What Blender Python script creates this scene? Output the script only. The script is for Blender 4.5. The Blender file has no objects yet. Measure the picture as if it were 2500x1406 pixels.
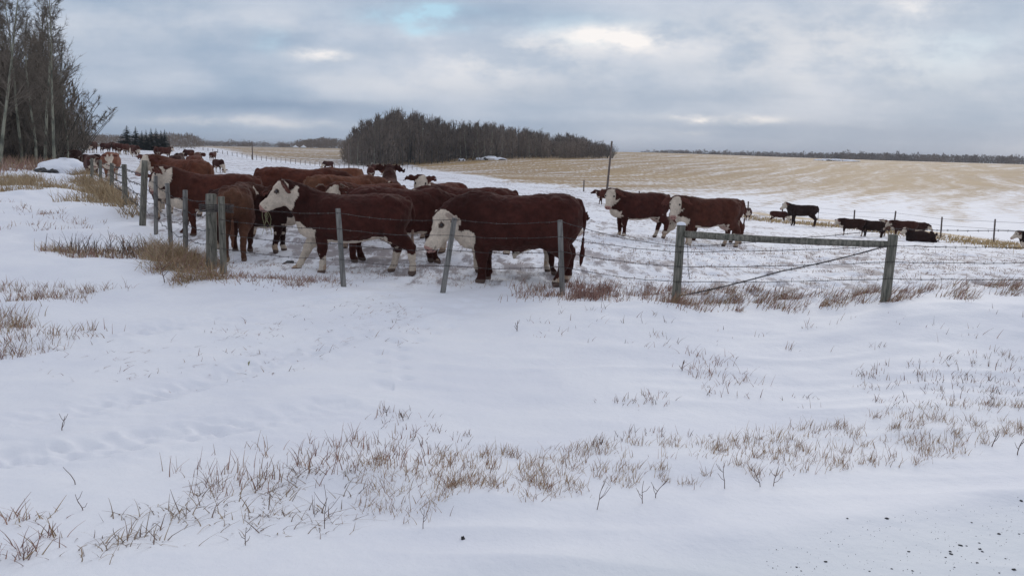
import bpy, math, random
import numpy as np
from mathutils import Matrix, Vector

# ------------------------------------------------------------------ camera, world, sun
SC = bpy.context.scene
COL = SC.collection
F = 2080.0; CX, CY = 1250.0, 703.0
H = 2.1
PT = math.atan(328 / F); RL = math.radians(1.37)
fw = np.array([0, math.cos(PT), -math.sin(PT)]); _u0 = np.array([0, math.sin(PT), math.cos(PT)]); _r0 = np.array([1., 0, 0])
rt = _r0 * math.cos(RL) + _u0 * math.sin(RL); up = _u0 * math.cos(RL) - _r0 * math.sin(RL)
cam = bpy.data.cameras.new('camera'); co = bpy.data.objects.new('camera', cam); COL.objects.link(co)
cam.lens = 36.0 * F / 2500; cam.sensor_width = 36; cam.clip_start = 0.05; cam.clip_end = 9000
M = Matrix(((rt[0], up[0], -fw[0], 0), (rt[1], up[1], -fw[1], 0), (rt[2], up[2], -fw[2], H), (0, 0, 0, 1)))
co.matrix_world = M
SC.camera = co
SC.view_settings.view_transform = 'Standard'; SC.view_settings.look = 'None'
SC.view_settings.exposure = 0.10; SC.view_settings.gamma = 1.0
SC.cycles.max_bounces = 5; SC.cycles.diffuse_bounces = 3

SUN_EL, SUN_AZ = math.radians(20), math.radians(25)     # azimuth east of +Y
sun = bpy.data.lights.new('sun', 'SUN'); sun.energy = 0.75; sun.angle = math.radians(28); sun.color = (1.0, 0.93, 0.84)
so = bpy.data.objects.new('sun', sun); COL.objects.link(so)
sd = Vector((math.sin(SUN_AZ) * math.cos(SUN_EL), math.cos(SUN_AZ) * math.cos(SUN_EL), math.sin(SUN_EL)))
so.rotation_euler = sd.to_track_quat('Z', 'Y').to_euler()


class NT:
    def __init__(s, tree): s.t = tree; s.n = tree.nodes; s.l = tree.links
    def new(s, typ, **kw):
        n = s.n.new(typ)
        for k, v in kw.items(): setattr(n, k, v)
        return n
    def put(s, sock, v):
        if hasattr(v, 'is_linked') or isinstance(v, bpy.types.NodeSocket): s.l.new(v, sock)
        else: sock.default_value = v
    def m(s, op, a, b=None, c=None, clamp=False):
        n = s.n.new('ShaderNodeMath'); n.operation = op; n.use_clamp = clamp
        s.put(n.inputs[0], a)
        if b is not None: s.put(n.inputs[1], b)
        if c is not None: s.put(n.inputs[2], c)
        return n.outputs[0]
    def mix(s, f, a, b, typ='MIX'):
        n = s.n.new('ShaderNodeMix'); n.data_type = 'RGBA'; n.blend_type = typ
        s.put(n.inputs[0], f); s.put(n.inputs[6], a if not isinstance(a, tuple) else (*a, 1)); s.put(n.inputs[7], b if not isinstance(b, tuple) else (*b, 1))
        return n.outputs[2]
    def noise(s, vec, scale, detail=3, rough=.5, out=0):
        n = s.n.new('ShaderNodeTexNoise'); n.inputs['Scale'].default_value = scale; n.inputs['Detail'].default_value = detail
        n.inputs['Roughness'].default_value = rough
        if vec is not None: s.l.new(vec, n.inputs['Vector'])
        return n.outputs[out]
    def xyz(s, x, y, z):
        n = s.n.new('ShaderNodeCombineXYZ'); s.put(n.inputs[0], x); s.put(n.inputs[1], y); s.put(n.inputs[2], z); return n.outputs[0]
    def sep(s, v):
        n = s.n.new('ShaderNodeSeparateXYZ'); s.l.new(v, n.inputs[0]); return n.outputs
    def ss(s, v, a, b):
        n = s.n.new('ShaderNodeMapRange'); n.interpolation_type = 'SMOOTHSTEP'; s.put(n.inputs[0], v); n.inputs[1].default_value = a; n.inputs[2].default_value = b
        return n.outputs[0]


def px2tan(u, v):
    d = fw * F + rt * (u - CX) - up * (v - CY)
    return d[0] / d[1], d[2] / d[1]

world = bpy.data.worlds.new('World'); SC.world = world; world.use_nodes = True
W = NT(world.node_tree); W.n.clear()
tc = W.new('ShaderNodeTexCoord'); X_, Y_, Z_ = W.sep(tc.outputs['Generated'])
yy = W.m('MAXIMUM', W.m('ABSOLUTE', Y_), .12)
tx = W.m('DIVIDE', X_, yy); tz = W.m('DIVIDE', Z_, yy)
warpv = W.xyz(W.m('MULTIPLY', tx, 1.0), W.m('MULTIPLY', tz, 2.1), W.m('MULTIPLY', Y_, .4))
wn = W.noise(warpv, 5.0, 5, .6, 1)
wr, wg, wb = W.sep(wn)
tx2 = W.m('ADD', tx, W.m('MULTIPLY', W.m('SUBTRACT', wr, .5), .16))
tz2 = W.m('ADD', tz, W.m('MULTIPLY', W.m('SUBTRACT', wg, .5), .034))
def gauss(u, v, su, sv, amp, edge=1.0):
    a, e = px2tan(u, v); sa, se = su / F, sv / F
    A = W.m('POWER', W.m('ABSOLUTE', W.m('DIVIDE', W.m('SUBTRACT', tx2, a), sa)), 2.0)
    B = W.m('POWER', W.m('ABSOLUTE', W.m('DIVIDE', W.m('SUBTRACT', tz2, e), se)), 2.0)
    return W.m('MULTIPLY', W.m('EXPONENT', W.m('MULTIPLY', W.m('ADD', A, B), -1.0)), amp)
def gsum(lst):
    o = None
    for g in lst:
        x = gauss(*g); o = x if o is None else W.m('ADD', o, x)
    return o
bright = gsum([(1510, 98, 130, 26, .95), (770, 132, 70, 14, .75), (1230, 135, 210, 50, .42), (1720, 290, 130, 10, .9), (560, 297, 240, 11, .45),
               (1640, 322, 100, 7, .25), (2230, 25, 90, 32, .4), (1900, 60, 330, 60, .2), (2050, 150, 600, 80, .24), (1000, 205, 400, 36, .20), (300, 60, 300, 60, .12), (700, 50, 260, 40, .12)])
blue = gsum([(1000, 30, 110, 18, 1.1), (1085, 68, 55, 14, .8), (1440, 108, 60, 14, .5), (1370, 65, 200, 30, .25), (640, 100, 50, 26, .3), (2300, 120, 180, 60, .25)])
dark = gsum([(470, 258, 330, 26, .62), (760, 260, 260, 16, .45), (1430, 235, 420, 36, .30), (1950, 320, 700, 22, .36), (200, 150, 260, 60, .22), (1250, 40, 170, 34, .35),
             (1500, 375, 2500, 30, .34), (1100, 310, 260, 18, .3), (700, 90, 60, 20, .2)])
n1 = W.noise(warpv, 5.2, 7, .60); n2 = W.noise(W.xyz(tx, W.m('MULTIPLY', tz, 9.0), 0.3), 3.0, 5, .6)
var = W.m('ADD', W.m('MULTIPLY', W.m('SUBTRACT', n1, .5), 1.25), W.m('MULTIPLY', W.m('SUBTRACT', n2, .5), .65))
rag = W.m('ADD', .25, W.m('MULTIPLY', W.ss(W.noise(warpv, 11.0, 6, .62), .36, .62), 1.15))
blue = W.m('MULTIPLY', blue, rag); bright = W.m('MULTIPLY', bright, rag)
cl = W.mix(W.ss(var, -.35, .35), (.315, .41, .545), (.545, .60, .70))
cl = W.mix(W.m('MINIMUM', dark, .9), cl, (.215, .305, .445))
cl = W.mix(W.m('MINIMUM', blue, .8), cl, (.44, .69, .84))
cl = W.mix(W.m('MINIMUM', bright, .95), cl, (.93, .89, .87))
sky = W.new('ShaderNodeTexSky'); sky.sky_type = 'NISHITA'; sky.sun_disc = False; sky.sun_elevation = SUN_EL; sky.sun_rotation = SUN_AZ
skc = W.mix(1.0, sky.outputs[0], (.1, .1, .1), 'MULTIPLY')
cl = W.mix(.97, skc, cl)
cl = W.mix(W.ss(Z_, .19, .5), cl, (.54, .57, .66))
ovh = W.m('ADD', 1.0, W.m('MULTIPLY', W.ss(Z_, .18, .75), 0.06))
bg = W.new('ShaderNodeBackground'); W.l.new(cl, bg.inputs[0]); W.l.new(ovh, bg.inputs[1])
wo = W.new('ShaderNodeOutputWorld'); W.l.new(bg.outputs[0], wo.inputs[0])

# ------------------------------------------------------------------ numeric helpers
RS = np.random.RandomState(7)
_perm = np.random.RandomState(3).rand(1 << 16)
def _h(ix, iy, iz=0):
    k = (ix * 73856093) ^ (iy * 19349663) ^ (iz * 83492791)
    return _perm[(k ^ (k >> 13)) & 0xffff]
def vn2(x, y):
    ix = np.floor(x).astype(np.int64); iy = np.floor(y).astype(np.int64); fx = x - ix; fy = y - iy
    fx = fx * fx * (3 - 2 * fx); fy = fy * fy * (3 - 2 * fy)
    return ((_h(ix, iy) * (1 - fx) + _h(ix + 1, iy) * fx) * (1 - fy) + (_h(ix, iy + 1) * (1 - fx) + _h(ix + 1, iy + 1) * fx) * fy) * 2 - 1
def vn3(x, y, z):
    ix = np.floor(x).astype(np.int64); iy = np.floor(y).astype(np.int64); iz = np.floor(z).astype(np.int64)
    fx = x - ix; fy = y - iy; fz = z - iz
    fx = fx * fx * (3 - 2 * fx); fy = fy * fy * (3 - 2 * fy); fz = fz * fz * (3 - 2 * fz)
    def L(k): return (_h(ix, iy, iz + k) * (1 - fx) + _h(ix + 1, iy, iz + k) * fx) * (1 - fy) + (_h(ix, iy + 1, iz + k) * (1 - fx) + _h(ix + 1, iy + 1, iz + k) * fx) * fy
    return (L(0) * (1 - fz) + L(1) * fz) * 2 - 1
def sst(x, a, b):
    t = np.clip((x - a) / (b - a), 0, 1); return t * t * (3 - 2 * t)

def ray(u, v):
    d = fw * F + rt * (u - CX) - up * (v - CY); return d / np.linalg.norm(d)
def at(u, v, d):
    r = ray(u, v); return np.array([0, 0, H]) + r * d / math.hypot(r[0], r[1])
def toxy(u, d, v=500):
    p = at(u, v, d); return p[0], p[1]
def proj(p):
    q = np.asarray(p, float) - [0, 0, H]; z = q @ fw; return CX + F * (q @ rt) / z, CY - F * (q @ up) / z

# terrain: heights seen in the place, smoothly joined
CP = [(60,402,62),(-150,410,60),(0,520,23),(224,440,40),(352,550,20),(415,605,16.7),(530,660,14.2),
(180,370,122),(335,383,106),(460,390,108),(533,421,82),(520,395,112),(270,443,43),(616,390,150),
(800,415,125),(920,428,105),(905,440,82),(850,410,200),(900,408,235),
(1250,388,260),(1450,388,285),(1560,372,420),(1750,378,480),(2000,388,550),(2500,402,600),
(1262,688,13.4),(868,668,14.3),(1370,720,12.6),(1081,715,12.6),(839,700,12.8),(1655,735,12.3),(2161,736,12.4),(2600,738,12.4),
(1560,583,25.4),(1720,603,24),(1465,500,64),(1825,537,72),(1958,551,54),(2245,590,42),(2500,606,38),
(2100,480,115),(2500,480,130),(1700,440,180),(1400,430,170),(1150,430,130),
(700,365,330),(520,362,260),(830,375,300),(200,356,300),(0,356,200),(-200,350,300)]
for u in (-200, 500, 1250, 2000, 2700):
    hz = 375 + (u - 1250) * .0239
    CP += [(u, hz + 4, 1300), (u, hz + 3, 4000)]
    for v, z in ((1406, .12), (1230, .10), (1080, -.04), (900, -.08)):
        r = ray(u, v); CP.append((u, v, (z - H) / r[2] * math.hypot(r[0], r[1])))
_A = []
for u, v, d in CP:
    p = at(u, v, d); _A.append((math.atan2(p[0], p[1]) * 2.2, math.log(d), p[2]))
_A = np.array(_A); _X = _A[:, :2]; _n = len(_X)
def _phi(r): return np.where(r > 1e-9, r * r * np.log(r + 1e-12), 0)
_K = _phi(np.linalg.norm(_X[:, None] - _X[None], axis=2)) + np.eye(_n) * .02
_Q = np.c_[np.ones(_n), _X]
_s = np.linalg.solve(np.block([[_K, _Q], [_Q.T, np.zeros((3, 3))]]), np.r_[_A[:, 2], 0, 0, 0])
def zt(x, y):
    x = np.asarray(x, float); y = np.asarray(y, float)
    d = np.clip(np.hypot(x, y), 2.5, 4500); a = np.clip(np.arctan2(x, y), -.75, .75) * 2.2; l = np.log(d)
    o = _s[_n] + _s[_n + 1] * a + _s[_n + 2] * l
    for i in range(_n): o = o + _s[i] * _phi(np.hypot(a - _X[i, 0], l - _X[i, 1]))
    return o
def hit0(u, v, f=None):
    f = f or zt
    r = ray(u, v); h = math.hypot(r[0], r[1]); ds = np.exp(np.linspace(math.log(2.2), math.log(1500), 1600))
    z = H + r[2] / h * ds; g = f(r[0] / h * ds, r[1] / h * ds); k = np.argmax(z < g)
    if z[k] >= g[k]: k = len(ds) - 1
    a, b = ds[max(k - 1, 0)], ds[k]
    for _ in range(18):
        m = .5 * (a + b)
        if H + r[2] / h * m < float(f(np.array([r[0] / h * m]), np.array([r[1] / h * m]))[0]): b = m
        else: a = m
    return b
def gxy(u, v):
    d = hit0(u, v); return np.array(toxy(u, d, v))

# outlines of the land as seen, turned into distance by bearing
def bearing_curve(pts):
    q = [(math.atan2(*gxy(u, v)), math.log(math.hypot(*gxy(u, v)))) for u, v in pts]; q.sort()
    a = np.array(q)
    return lambda az: np.exp(np.interp(az, a[:, 0], a[:, 1]))
FIELD = bearing_curve([(-100, 362), (300, 362), (500, 366), (616, 390), (740, 403), (850, 412), (1000, 413), (1100, 428), (1250, 455), (1420, 470), (1600, 500), (1800, 519), (2035, 543), (2300, 574), (2500, 600), (2700, 622)])
GOLD = bearing_curve([(-100, 358), (700, 372), (1000, 402), (1250, 438), (1420, 452), (1600, 458), (1800, 458), (2100, 464), (2300, 462), (2500, 455), (2700, 455)])
FENCE = bearing_curve([(-300, 430), (60, 420), (224, 440), (273, 456), (305, 495), (352, 550), (415, 606), (453, 628), (517, 655), (545, 668), (839, 700), (1081, 715), (1370, 720), (1655, 735), (2161, 736), (2800, 740)])

def polyd(x, y, P):
    best = np.full(x.shape, 1e9); sb = np.zeros(x.shape); sg = np.zeros(x.shape); acc = 0
    for a, b in zip(P[:-1], P[1:]):
        e = b - a; L = np.hypot(*e); t = np.clip(((x - a[0]) * e[0] + (y - a[1]) * e[1]) / L**2, 0, 1)
        dx = x - a[0] - t * e[0]; dy = y - a[1] - t * e[1]; d = np.hypot(dx, dy); m = d < best
        best = np.where(m, d, best); sb = np.where(m, acc + t * L, sb); sg = np.where(m, np.sign(e[0] * dy - e[1] * dx), sg); acc += L
    return best, sb, sg
TRK = [[gxy(u, v) for u, v in L] for L in (
    [(-150, 900), (160, 850), (420, 800), (700, 745), (960, 725)],
    [(-250, 1080), (200, 1010), (480, 940), (760, 850), (1020, 765)],
    [(-100, 1130), (120, 1115), (330, 1085), (560, 1050), (800, 1000)])]
RDG = [gxy(u, v) for u, v in ((-300, 1500), (900, 1400), (1400, 1345), (1900, 1275), (2500, 1190), (2900, 1120))]
FOOT = [gxy(u, v) for u, v in ((1180, 720), (1080, 790), (950, 850), (960, 930))]
MOUND = [(gxy(u, v), r, h) for u, v, r, h in ((280, 660, 1.5, .16), (60, 640, 1.3, .12), (90, 830, .8, .08), (960, 1160, .55, .05), (640, 700, .9, .08), (1500, 765, 1.6, .10), (2300, 765, 1.6, .08),
         (820, 1170, .5, .05), (1150, 1210, .4, .03), (1700, 1130, .8, .05), (2200, 1020, 1.2, .06), (230, 520, 1.2, .2), (110, 480, 1.6, .2), (60, 760, .9, .1), (165, 440, 1.8, .25))]
def zn(x, y):
    d = np.hypot(x, y); az = np.arctan2(x, y)
    inside = sst(d / FENCE(az), .985, 1.03)
    o = np.zeros(x.shape)
    near = 1 - sst(d, 30, 60)
    o += near * (.034 * vn2(x / 2.3 + 5, y / 2.3) + .020 * vn2(x / 1.0, y / .45 + 9) + .012 * (1 - np.abs(vn2(x / 1.6 + 3, y / .35)) * 2) + .0065 * vn2(x / .27 + 3, y / .2) * sst(d, 2, 9))
    o += near * inside * (.034 * vn2(x / .33 + 7, y / .3) + .030 * np.minimum(vn2(x / .16, y / .16) + .1, .2))
    lump = vn2(x / 1.1 + 31, y / 1.1)
    o += near * inside * .02 * np.maximum(0, vn2(x / .5 + 11, y / .5) * .9 + .1 * lump)
    left = (1 - sst(az, -.48, -.30)) * sst(d, 9, 18) * (1 - sst(d, 60, 80))
    o += left * (.09 * vn2(x / 1.1, y / 1.1 + 44) + .05 * vn2(x / .45, y / .45 + 4))
    for (c, r, h) in MOUND:
        q = np.hypot(x - c[0], (y - c[1]) * 1.3) / r
        o += h * np.exp(-q**2 * 1.6) * (1 + .25 * vn2(x / .4 + c[0], y / .4))
    k = (d < 16) & (d > 3)
    if k.any():
        xs, ys = x[k], y[k]; a = np.zeros(xs.shape)
        for i, P in enumerate(TRK):
            b, s_, g = polyd(xs, ys, P)
            m = .75 + .5 * vn2(s_ * 1.3 + i * 7, g * 0 + .5)
            prof = np.exp(-(b / .22)**4)
            lug = np.sin(s_ * 2 * np.pi / .17 + b * g * 9)
            a += m * prof * (-.036 + .006 * np.clip(lug * 1.6, -1, 1) * (vn2(xs / .35, ys / .35 + 3) > -.1) + .030 * vn2(xs / .09, ys / .06)) + .011 * np.exp(-(b / .6)**2) * vn2(xs / .13 + 2, ys / .08) + .020 * m * np.exp(-((b - .30) / .09)**2)
        b, s_, g = polyd(xs, ys, FOOT)
        foot = np.clip(np.cos(s_ * 2 * np.pi / .42 + g * 1.3) - .35, 0, 1) * np.exp(-((b - .12) / .08)**2)
        a += -.06 * foot
        o[k] += a
    k = (d < 14)
    if k.any():
        b, s_, g = polyd(x[k], y[k], RDG)
        o[k] += .016 * np.exp(-(b / .14)**2) * (1 + .4 * vn2(s_ * 1.1, s_ * 0)) - .02 * sst(b * -g, 0, .5)
    return o
def zg(x, y):
    x = np.atleast_1d(np.asarray(x, float)); y = np.atleast_1d(np.asarray(y, float)); return zt(x, y) + zn(x, y)
def hit(u, v):
    d = hit0(u, v, zg); x, y = toxy(u, d, v); return np.array([x, y, float(zg(x, y)[0])])

# ------------------------------------------------------------------ mesh building
def mesh_np(name, V, quads=None, tris=None, mat=None, smooth=True, col=None, attrs=None):
    me = bpy.data.meshes.new(name); V = np.asarray(V, np.float32)
    q = np.zeros((0, 4), np.int32) if quads is None else np.asarray(quads, np.int32)
    t = np.zeros((0, 3), np.int32) if tris is None else np.asarray(tris, np.int32)
    me.vertices.add(len(V)); me.vertices.foreach_set('co', V.ravel())
    me.loops.add(q.size + t.size); me.loops.foreach_set('vertex_index', np.r_[q.ravel(), t.ravel()].astype(np.int32))
    me.polygons.add(len(q) + len(t))
    st = np.r_[np.arange(len(q)) * 4, q.size + np.arange(len(t)) * 3].astype(np.int32)
    me.polygons.foreach_set('loop_start', st)
    try: me.polygons.foreach_set('loop_total', np.r_[np.full(len(q), 4), np.full(len(t), 3)].astype(np.int32))
    except Exception: pass
    me.polygons.foreach_set('use_smooth', np.full(len(q) + len(t), smooth))
    me.update(calc_edges=True)
    if col is not None:
        a = me.color_attributes.new('coat', 'FLOAT_COLOR', 'POINT')
        a.data.foreach_set('color', np.c_[col, np.ones(len(V))].astype(np.float32).ravel())
    for k, v in (attrs or {}).items():
        a = me.attributes.new(k, 'FLOAT', 'POINT'); a.data.foreach_set('value', np.asarray(v, np.float32))
    if mat: me.materials.append(mat)
    return me
def link(name, me, parent=None, loc=None):
    o = bpy.data.objects.new(name, me); COL.objects.link(o)
    if parent is not None: o.parent = parent
    if loc is not None: o.location = loc
    return o
def tag(o, label=None, cat=None, group=None, kind=None):
    if label: o['label'] = label
    if cat: o['category'] = cat
    if group: o['group'] = group
    if kind: o['kind'] = kind
    return o
def empty(name, loc=(0, 0, 0), rz=0, s=1):
    o = bpy.data.objects.new(name, None); COL.objects.link(o); o.location = loc; o.rotation_euler = (0, 0, rz); o.scale = (s, s, s); o.empty_display_size = .2; return o
def frames(D):
    D = D / np.maximum(np.linalg.norm(D, axis=1, keepdims=True), 1e-9)
    R0 = np.where(np.abs(D[:, 2:3]) > .9, [[1., 0, 0]], [[0, 0, 1.]])
    A = np.cross(D, R0); A /= np.maximum(np.linalg.norm(A, axis=1, keepdims=True), 1e-9)
    return A, np.cross(D, A)
def tubes(P0, P1, r0, r1, k=4):
    """separate tapered prisms"""
    P0 = np.asarray(P0, float); P1 = np.asarray(P1, float); N = len(P0)
    A, B = frames(P1 - P0); th = np.arange(k) * 2 * np.pi / k
    c, s = np.cos(th), np.sin(th)
    ring = A[:, None] * c[None, :, None] + B[:, None] * s[None, :, None]
    V = np.concatenate([P0[:, None] + ring * np.asarray(r0)[:, None, None], P1[:, None] + ring * np.asarray(r1)[:, None, None]], 1).reshape(-1, 3)
    i = np.arange(k); j = (i + 1) % k; q = np.stack([i, j, j + k, i + k], 1)
    Q = (q[None] + (np.arange(N) * 2 * k)[:, None, None]).reshape(-1, 4)
    return V, Q
def path_tube(P, r, k=6, cap=True):
    P = np.asarray(P, float); n = len(P); r = np.broadcast_to(np.asarray(r, float), (n,))
    D = np.gradient(P, axis=0); A, B = frames(D)
    for i in range(1, n):
        if A[i] @ A[i - 1] < 0 and abs(A[i] @ A[i - 1]) > .3: A[i] *= -1; B[i] *= -1
    th = np.arange(k) * 2 * np.pi / k
    V = (P[:, None] + (A[:, None] * np.cos(th)[None, :, None] + B[:, None] * np.sin(th)[None, :, None]) * r[:, None, None]).reshape(-1, 3)
    i = np.arange(k); j = (i + 1) % k
    Q = (np.stack([i, j, j + k, i + k], 1)[None] + (np.arange(n - 1) * k)[:, None, None]).reshape(-1, 4)
    T = []
    if cap:
        V = np.r_[V, P[:1], P[-1:]]; b = n * k
        T = [[j_, i_, b] for i_, j_ in zip(i, j)] + [[(n - 1) * k + i_, (n - 1) * k + j_, b + 1] for i_, j_ in zip(i, j)]
    return V, Q, np.array(T, int).reshape(-1, 3)
def merge(parts):
    V, Q, T = [], [], []; n = 0
    for p in parts:
        v, q = p[0], p[1]; t = p[2] if len(p) > 2 else np.zeros((0, 3), int)
        V.append(v); Q.append(np.asarray(q, int).reshape(-1, 4) + n); T.append(np.asarray(t, int).reshape(-1, 3) + n); n += len(v)
    return np.concatenate(V), np.concatenate(Q), np.concatenate(T)

# ------------------------------------------------------------------ materials
def mat(name, rough=.8, spec=.2):
    m = bpy.data.materials.new(name); m.use_nodes = True; t = NT(m.node_tree)
    b = [n for n in t.n if n.type == 'BSDF_PRINCIPLED'][0]; b.inputs['Roughness'].default_value = rough; b.inputs['Specular IOR Level'].default_value = spec
    return m, t, b
def bump(t, b, h, dist=.02, st=1.0):
    n = t.new('ShaderNodeBump'); n.inputs['Distance'].default_value = dist; n.inputs['Strength'].default_value = st
    t.l.new(h, n.inputs['Height']); t.l.new(n.outputs[0], b.inputs['Normal'])
def noisy(name, c1, c2, scale=4, rough=.85, stretch=(1, 1, 1), bd=0, detail=5, lo=.35, hi=.65, spec=.15):
    m, t, b = mat(name, rough, spec); tc = t.new('ShaderNodeTexCoord'); mp = t.new('ShaderNodeMapping'); mp.inputs['Scale'].default_value = stretch
    t.l.new(tc.outputs['Object'], mp.inputs[0]); n = t.noise(mp.outputs[0], scale, detail, .6)
    t.l.new(t.mix(t.ss(n, lo, hi), c1, c2), b.inputs['Base Color'])
    if bd: bump(t, b, n, bd)
    return m
def coatmat(name, rough=.9, sheen=0.0, fur=0):
    m, t, b = mat(name, rough, .12); a = t.new('ShaderNodeVertexColor'); a.layer_name = 'coat'
    tc = t.new('ShaderNodeTexCoord'); c = a.outputs[0]
    if fur:
        n = t.noise(tc.outputs['Object'], 9, 6, .65); n2 = t.noise(tc.outputs['Object'], 55, 3, .6)
        k = t.m('ADD', t.m('MULTIPLY', n, .9), t.m('MULTIPLY', n2, .55)); g = t.m('ADD', .10, t.m('MULTIPLY', k, 1.25))
        c = t.mix(1.0, c, t.xyz(g, g, g), 'MULTIPLY')
        bump(t, b, t.m('ADD', n2, t.m('MULTIPLY', n, .6)), .012, .8)
        b.inputs['Sheen Weight'].default_value = sheen; b.inputs['Sheen Roughness'].default_value = .45; b.inputs['Sheen Tint'].default_value = (.8, .55, .45, 1)
    t.l.new(c, b.inputs['Base Color'])
    return m
M_COAT = coatmat('cattle_coat', .85, .12, 1)
M_GRASS = coatmat('dry_grass')
M_EYE, _t, _b = mat('eye', .15, .6); _b.inputs['Base Color'].default_value = (.012, .008, .006, 1)
M_POST = noisy('weathered_treated_post', (.085, .086, .070), (.23, .215, .18), 11, .85, (3, 3, .35), .004)
M_GREY = noisy('grey_weathered_stake', (.12, .118, .11), (.24, .23, .215), 8, .8, (3, 3, .3), .003)
M_WIRE = noisy('rusty_barbed_wire', (.035, .030, .03), (.11, .10, .095), 20, .6)
M_SNOWCAP = noisy('snow_cap', (.82, .84, .88), (.78, .80, .85), 3, .7, bd=.02)
M_ROCK = noisy('dark_stone', (.03, .03, .033), (.10, .095, .09), 6, .9, bd=.02)
M_TRUNK = noisy('pale_aspen_bark', (.10, .105, .085), (.27, .27, .21), 1.3, .9, (1, 1, .5), 0, 6, .38, .55)
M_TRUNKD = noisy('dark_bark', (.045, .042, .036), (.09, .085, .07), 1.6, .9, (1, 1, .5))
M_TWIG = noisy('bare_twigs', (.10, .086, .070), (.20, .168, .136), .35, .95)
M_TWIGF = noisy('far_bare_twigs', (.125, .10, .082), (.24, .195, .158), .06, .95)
M_SPRUCE = noisy('spruce_needles', (.008, .015, .012), (.022, .032, .024), .8, .95)
M_POLE = noisy('brown_pole', (.10, .08, .07), (.19, .15, .13), 5, .9, (2, 2, .3))
M_HAY = noisy('green_hay', (.24, .24, .13), (.36, .34, .20), 9, .9)
M_BIN = noisy('galvanised_steel', (.28, .34, .34), (.40, .46, .46), 3, .45)

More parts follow.
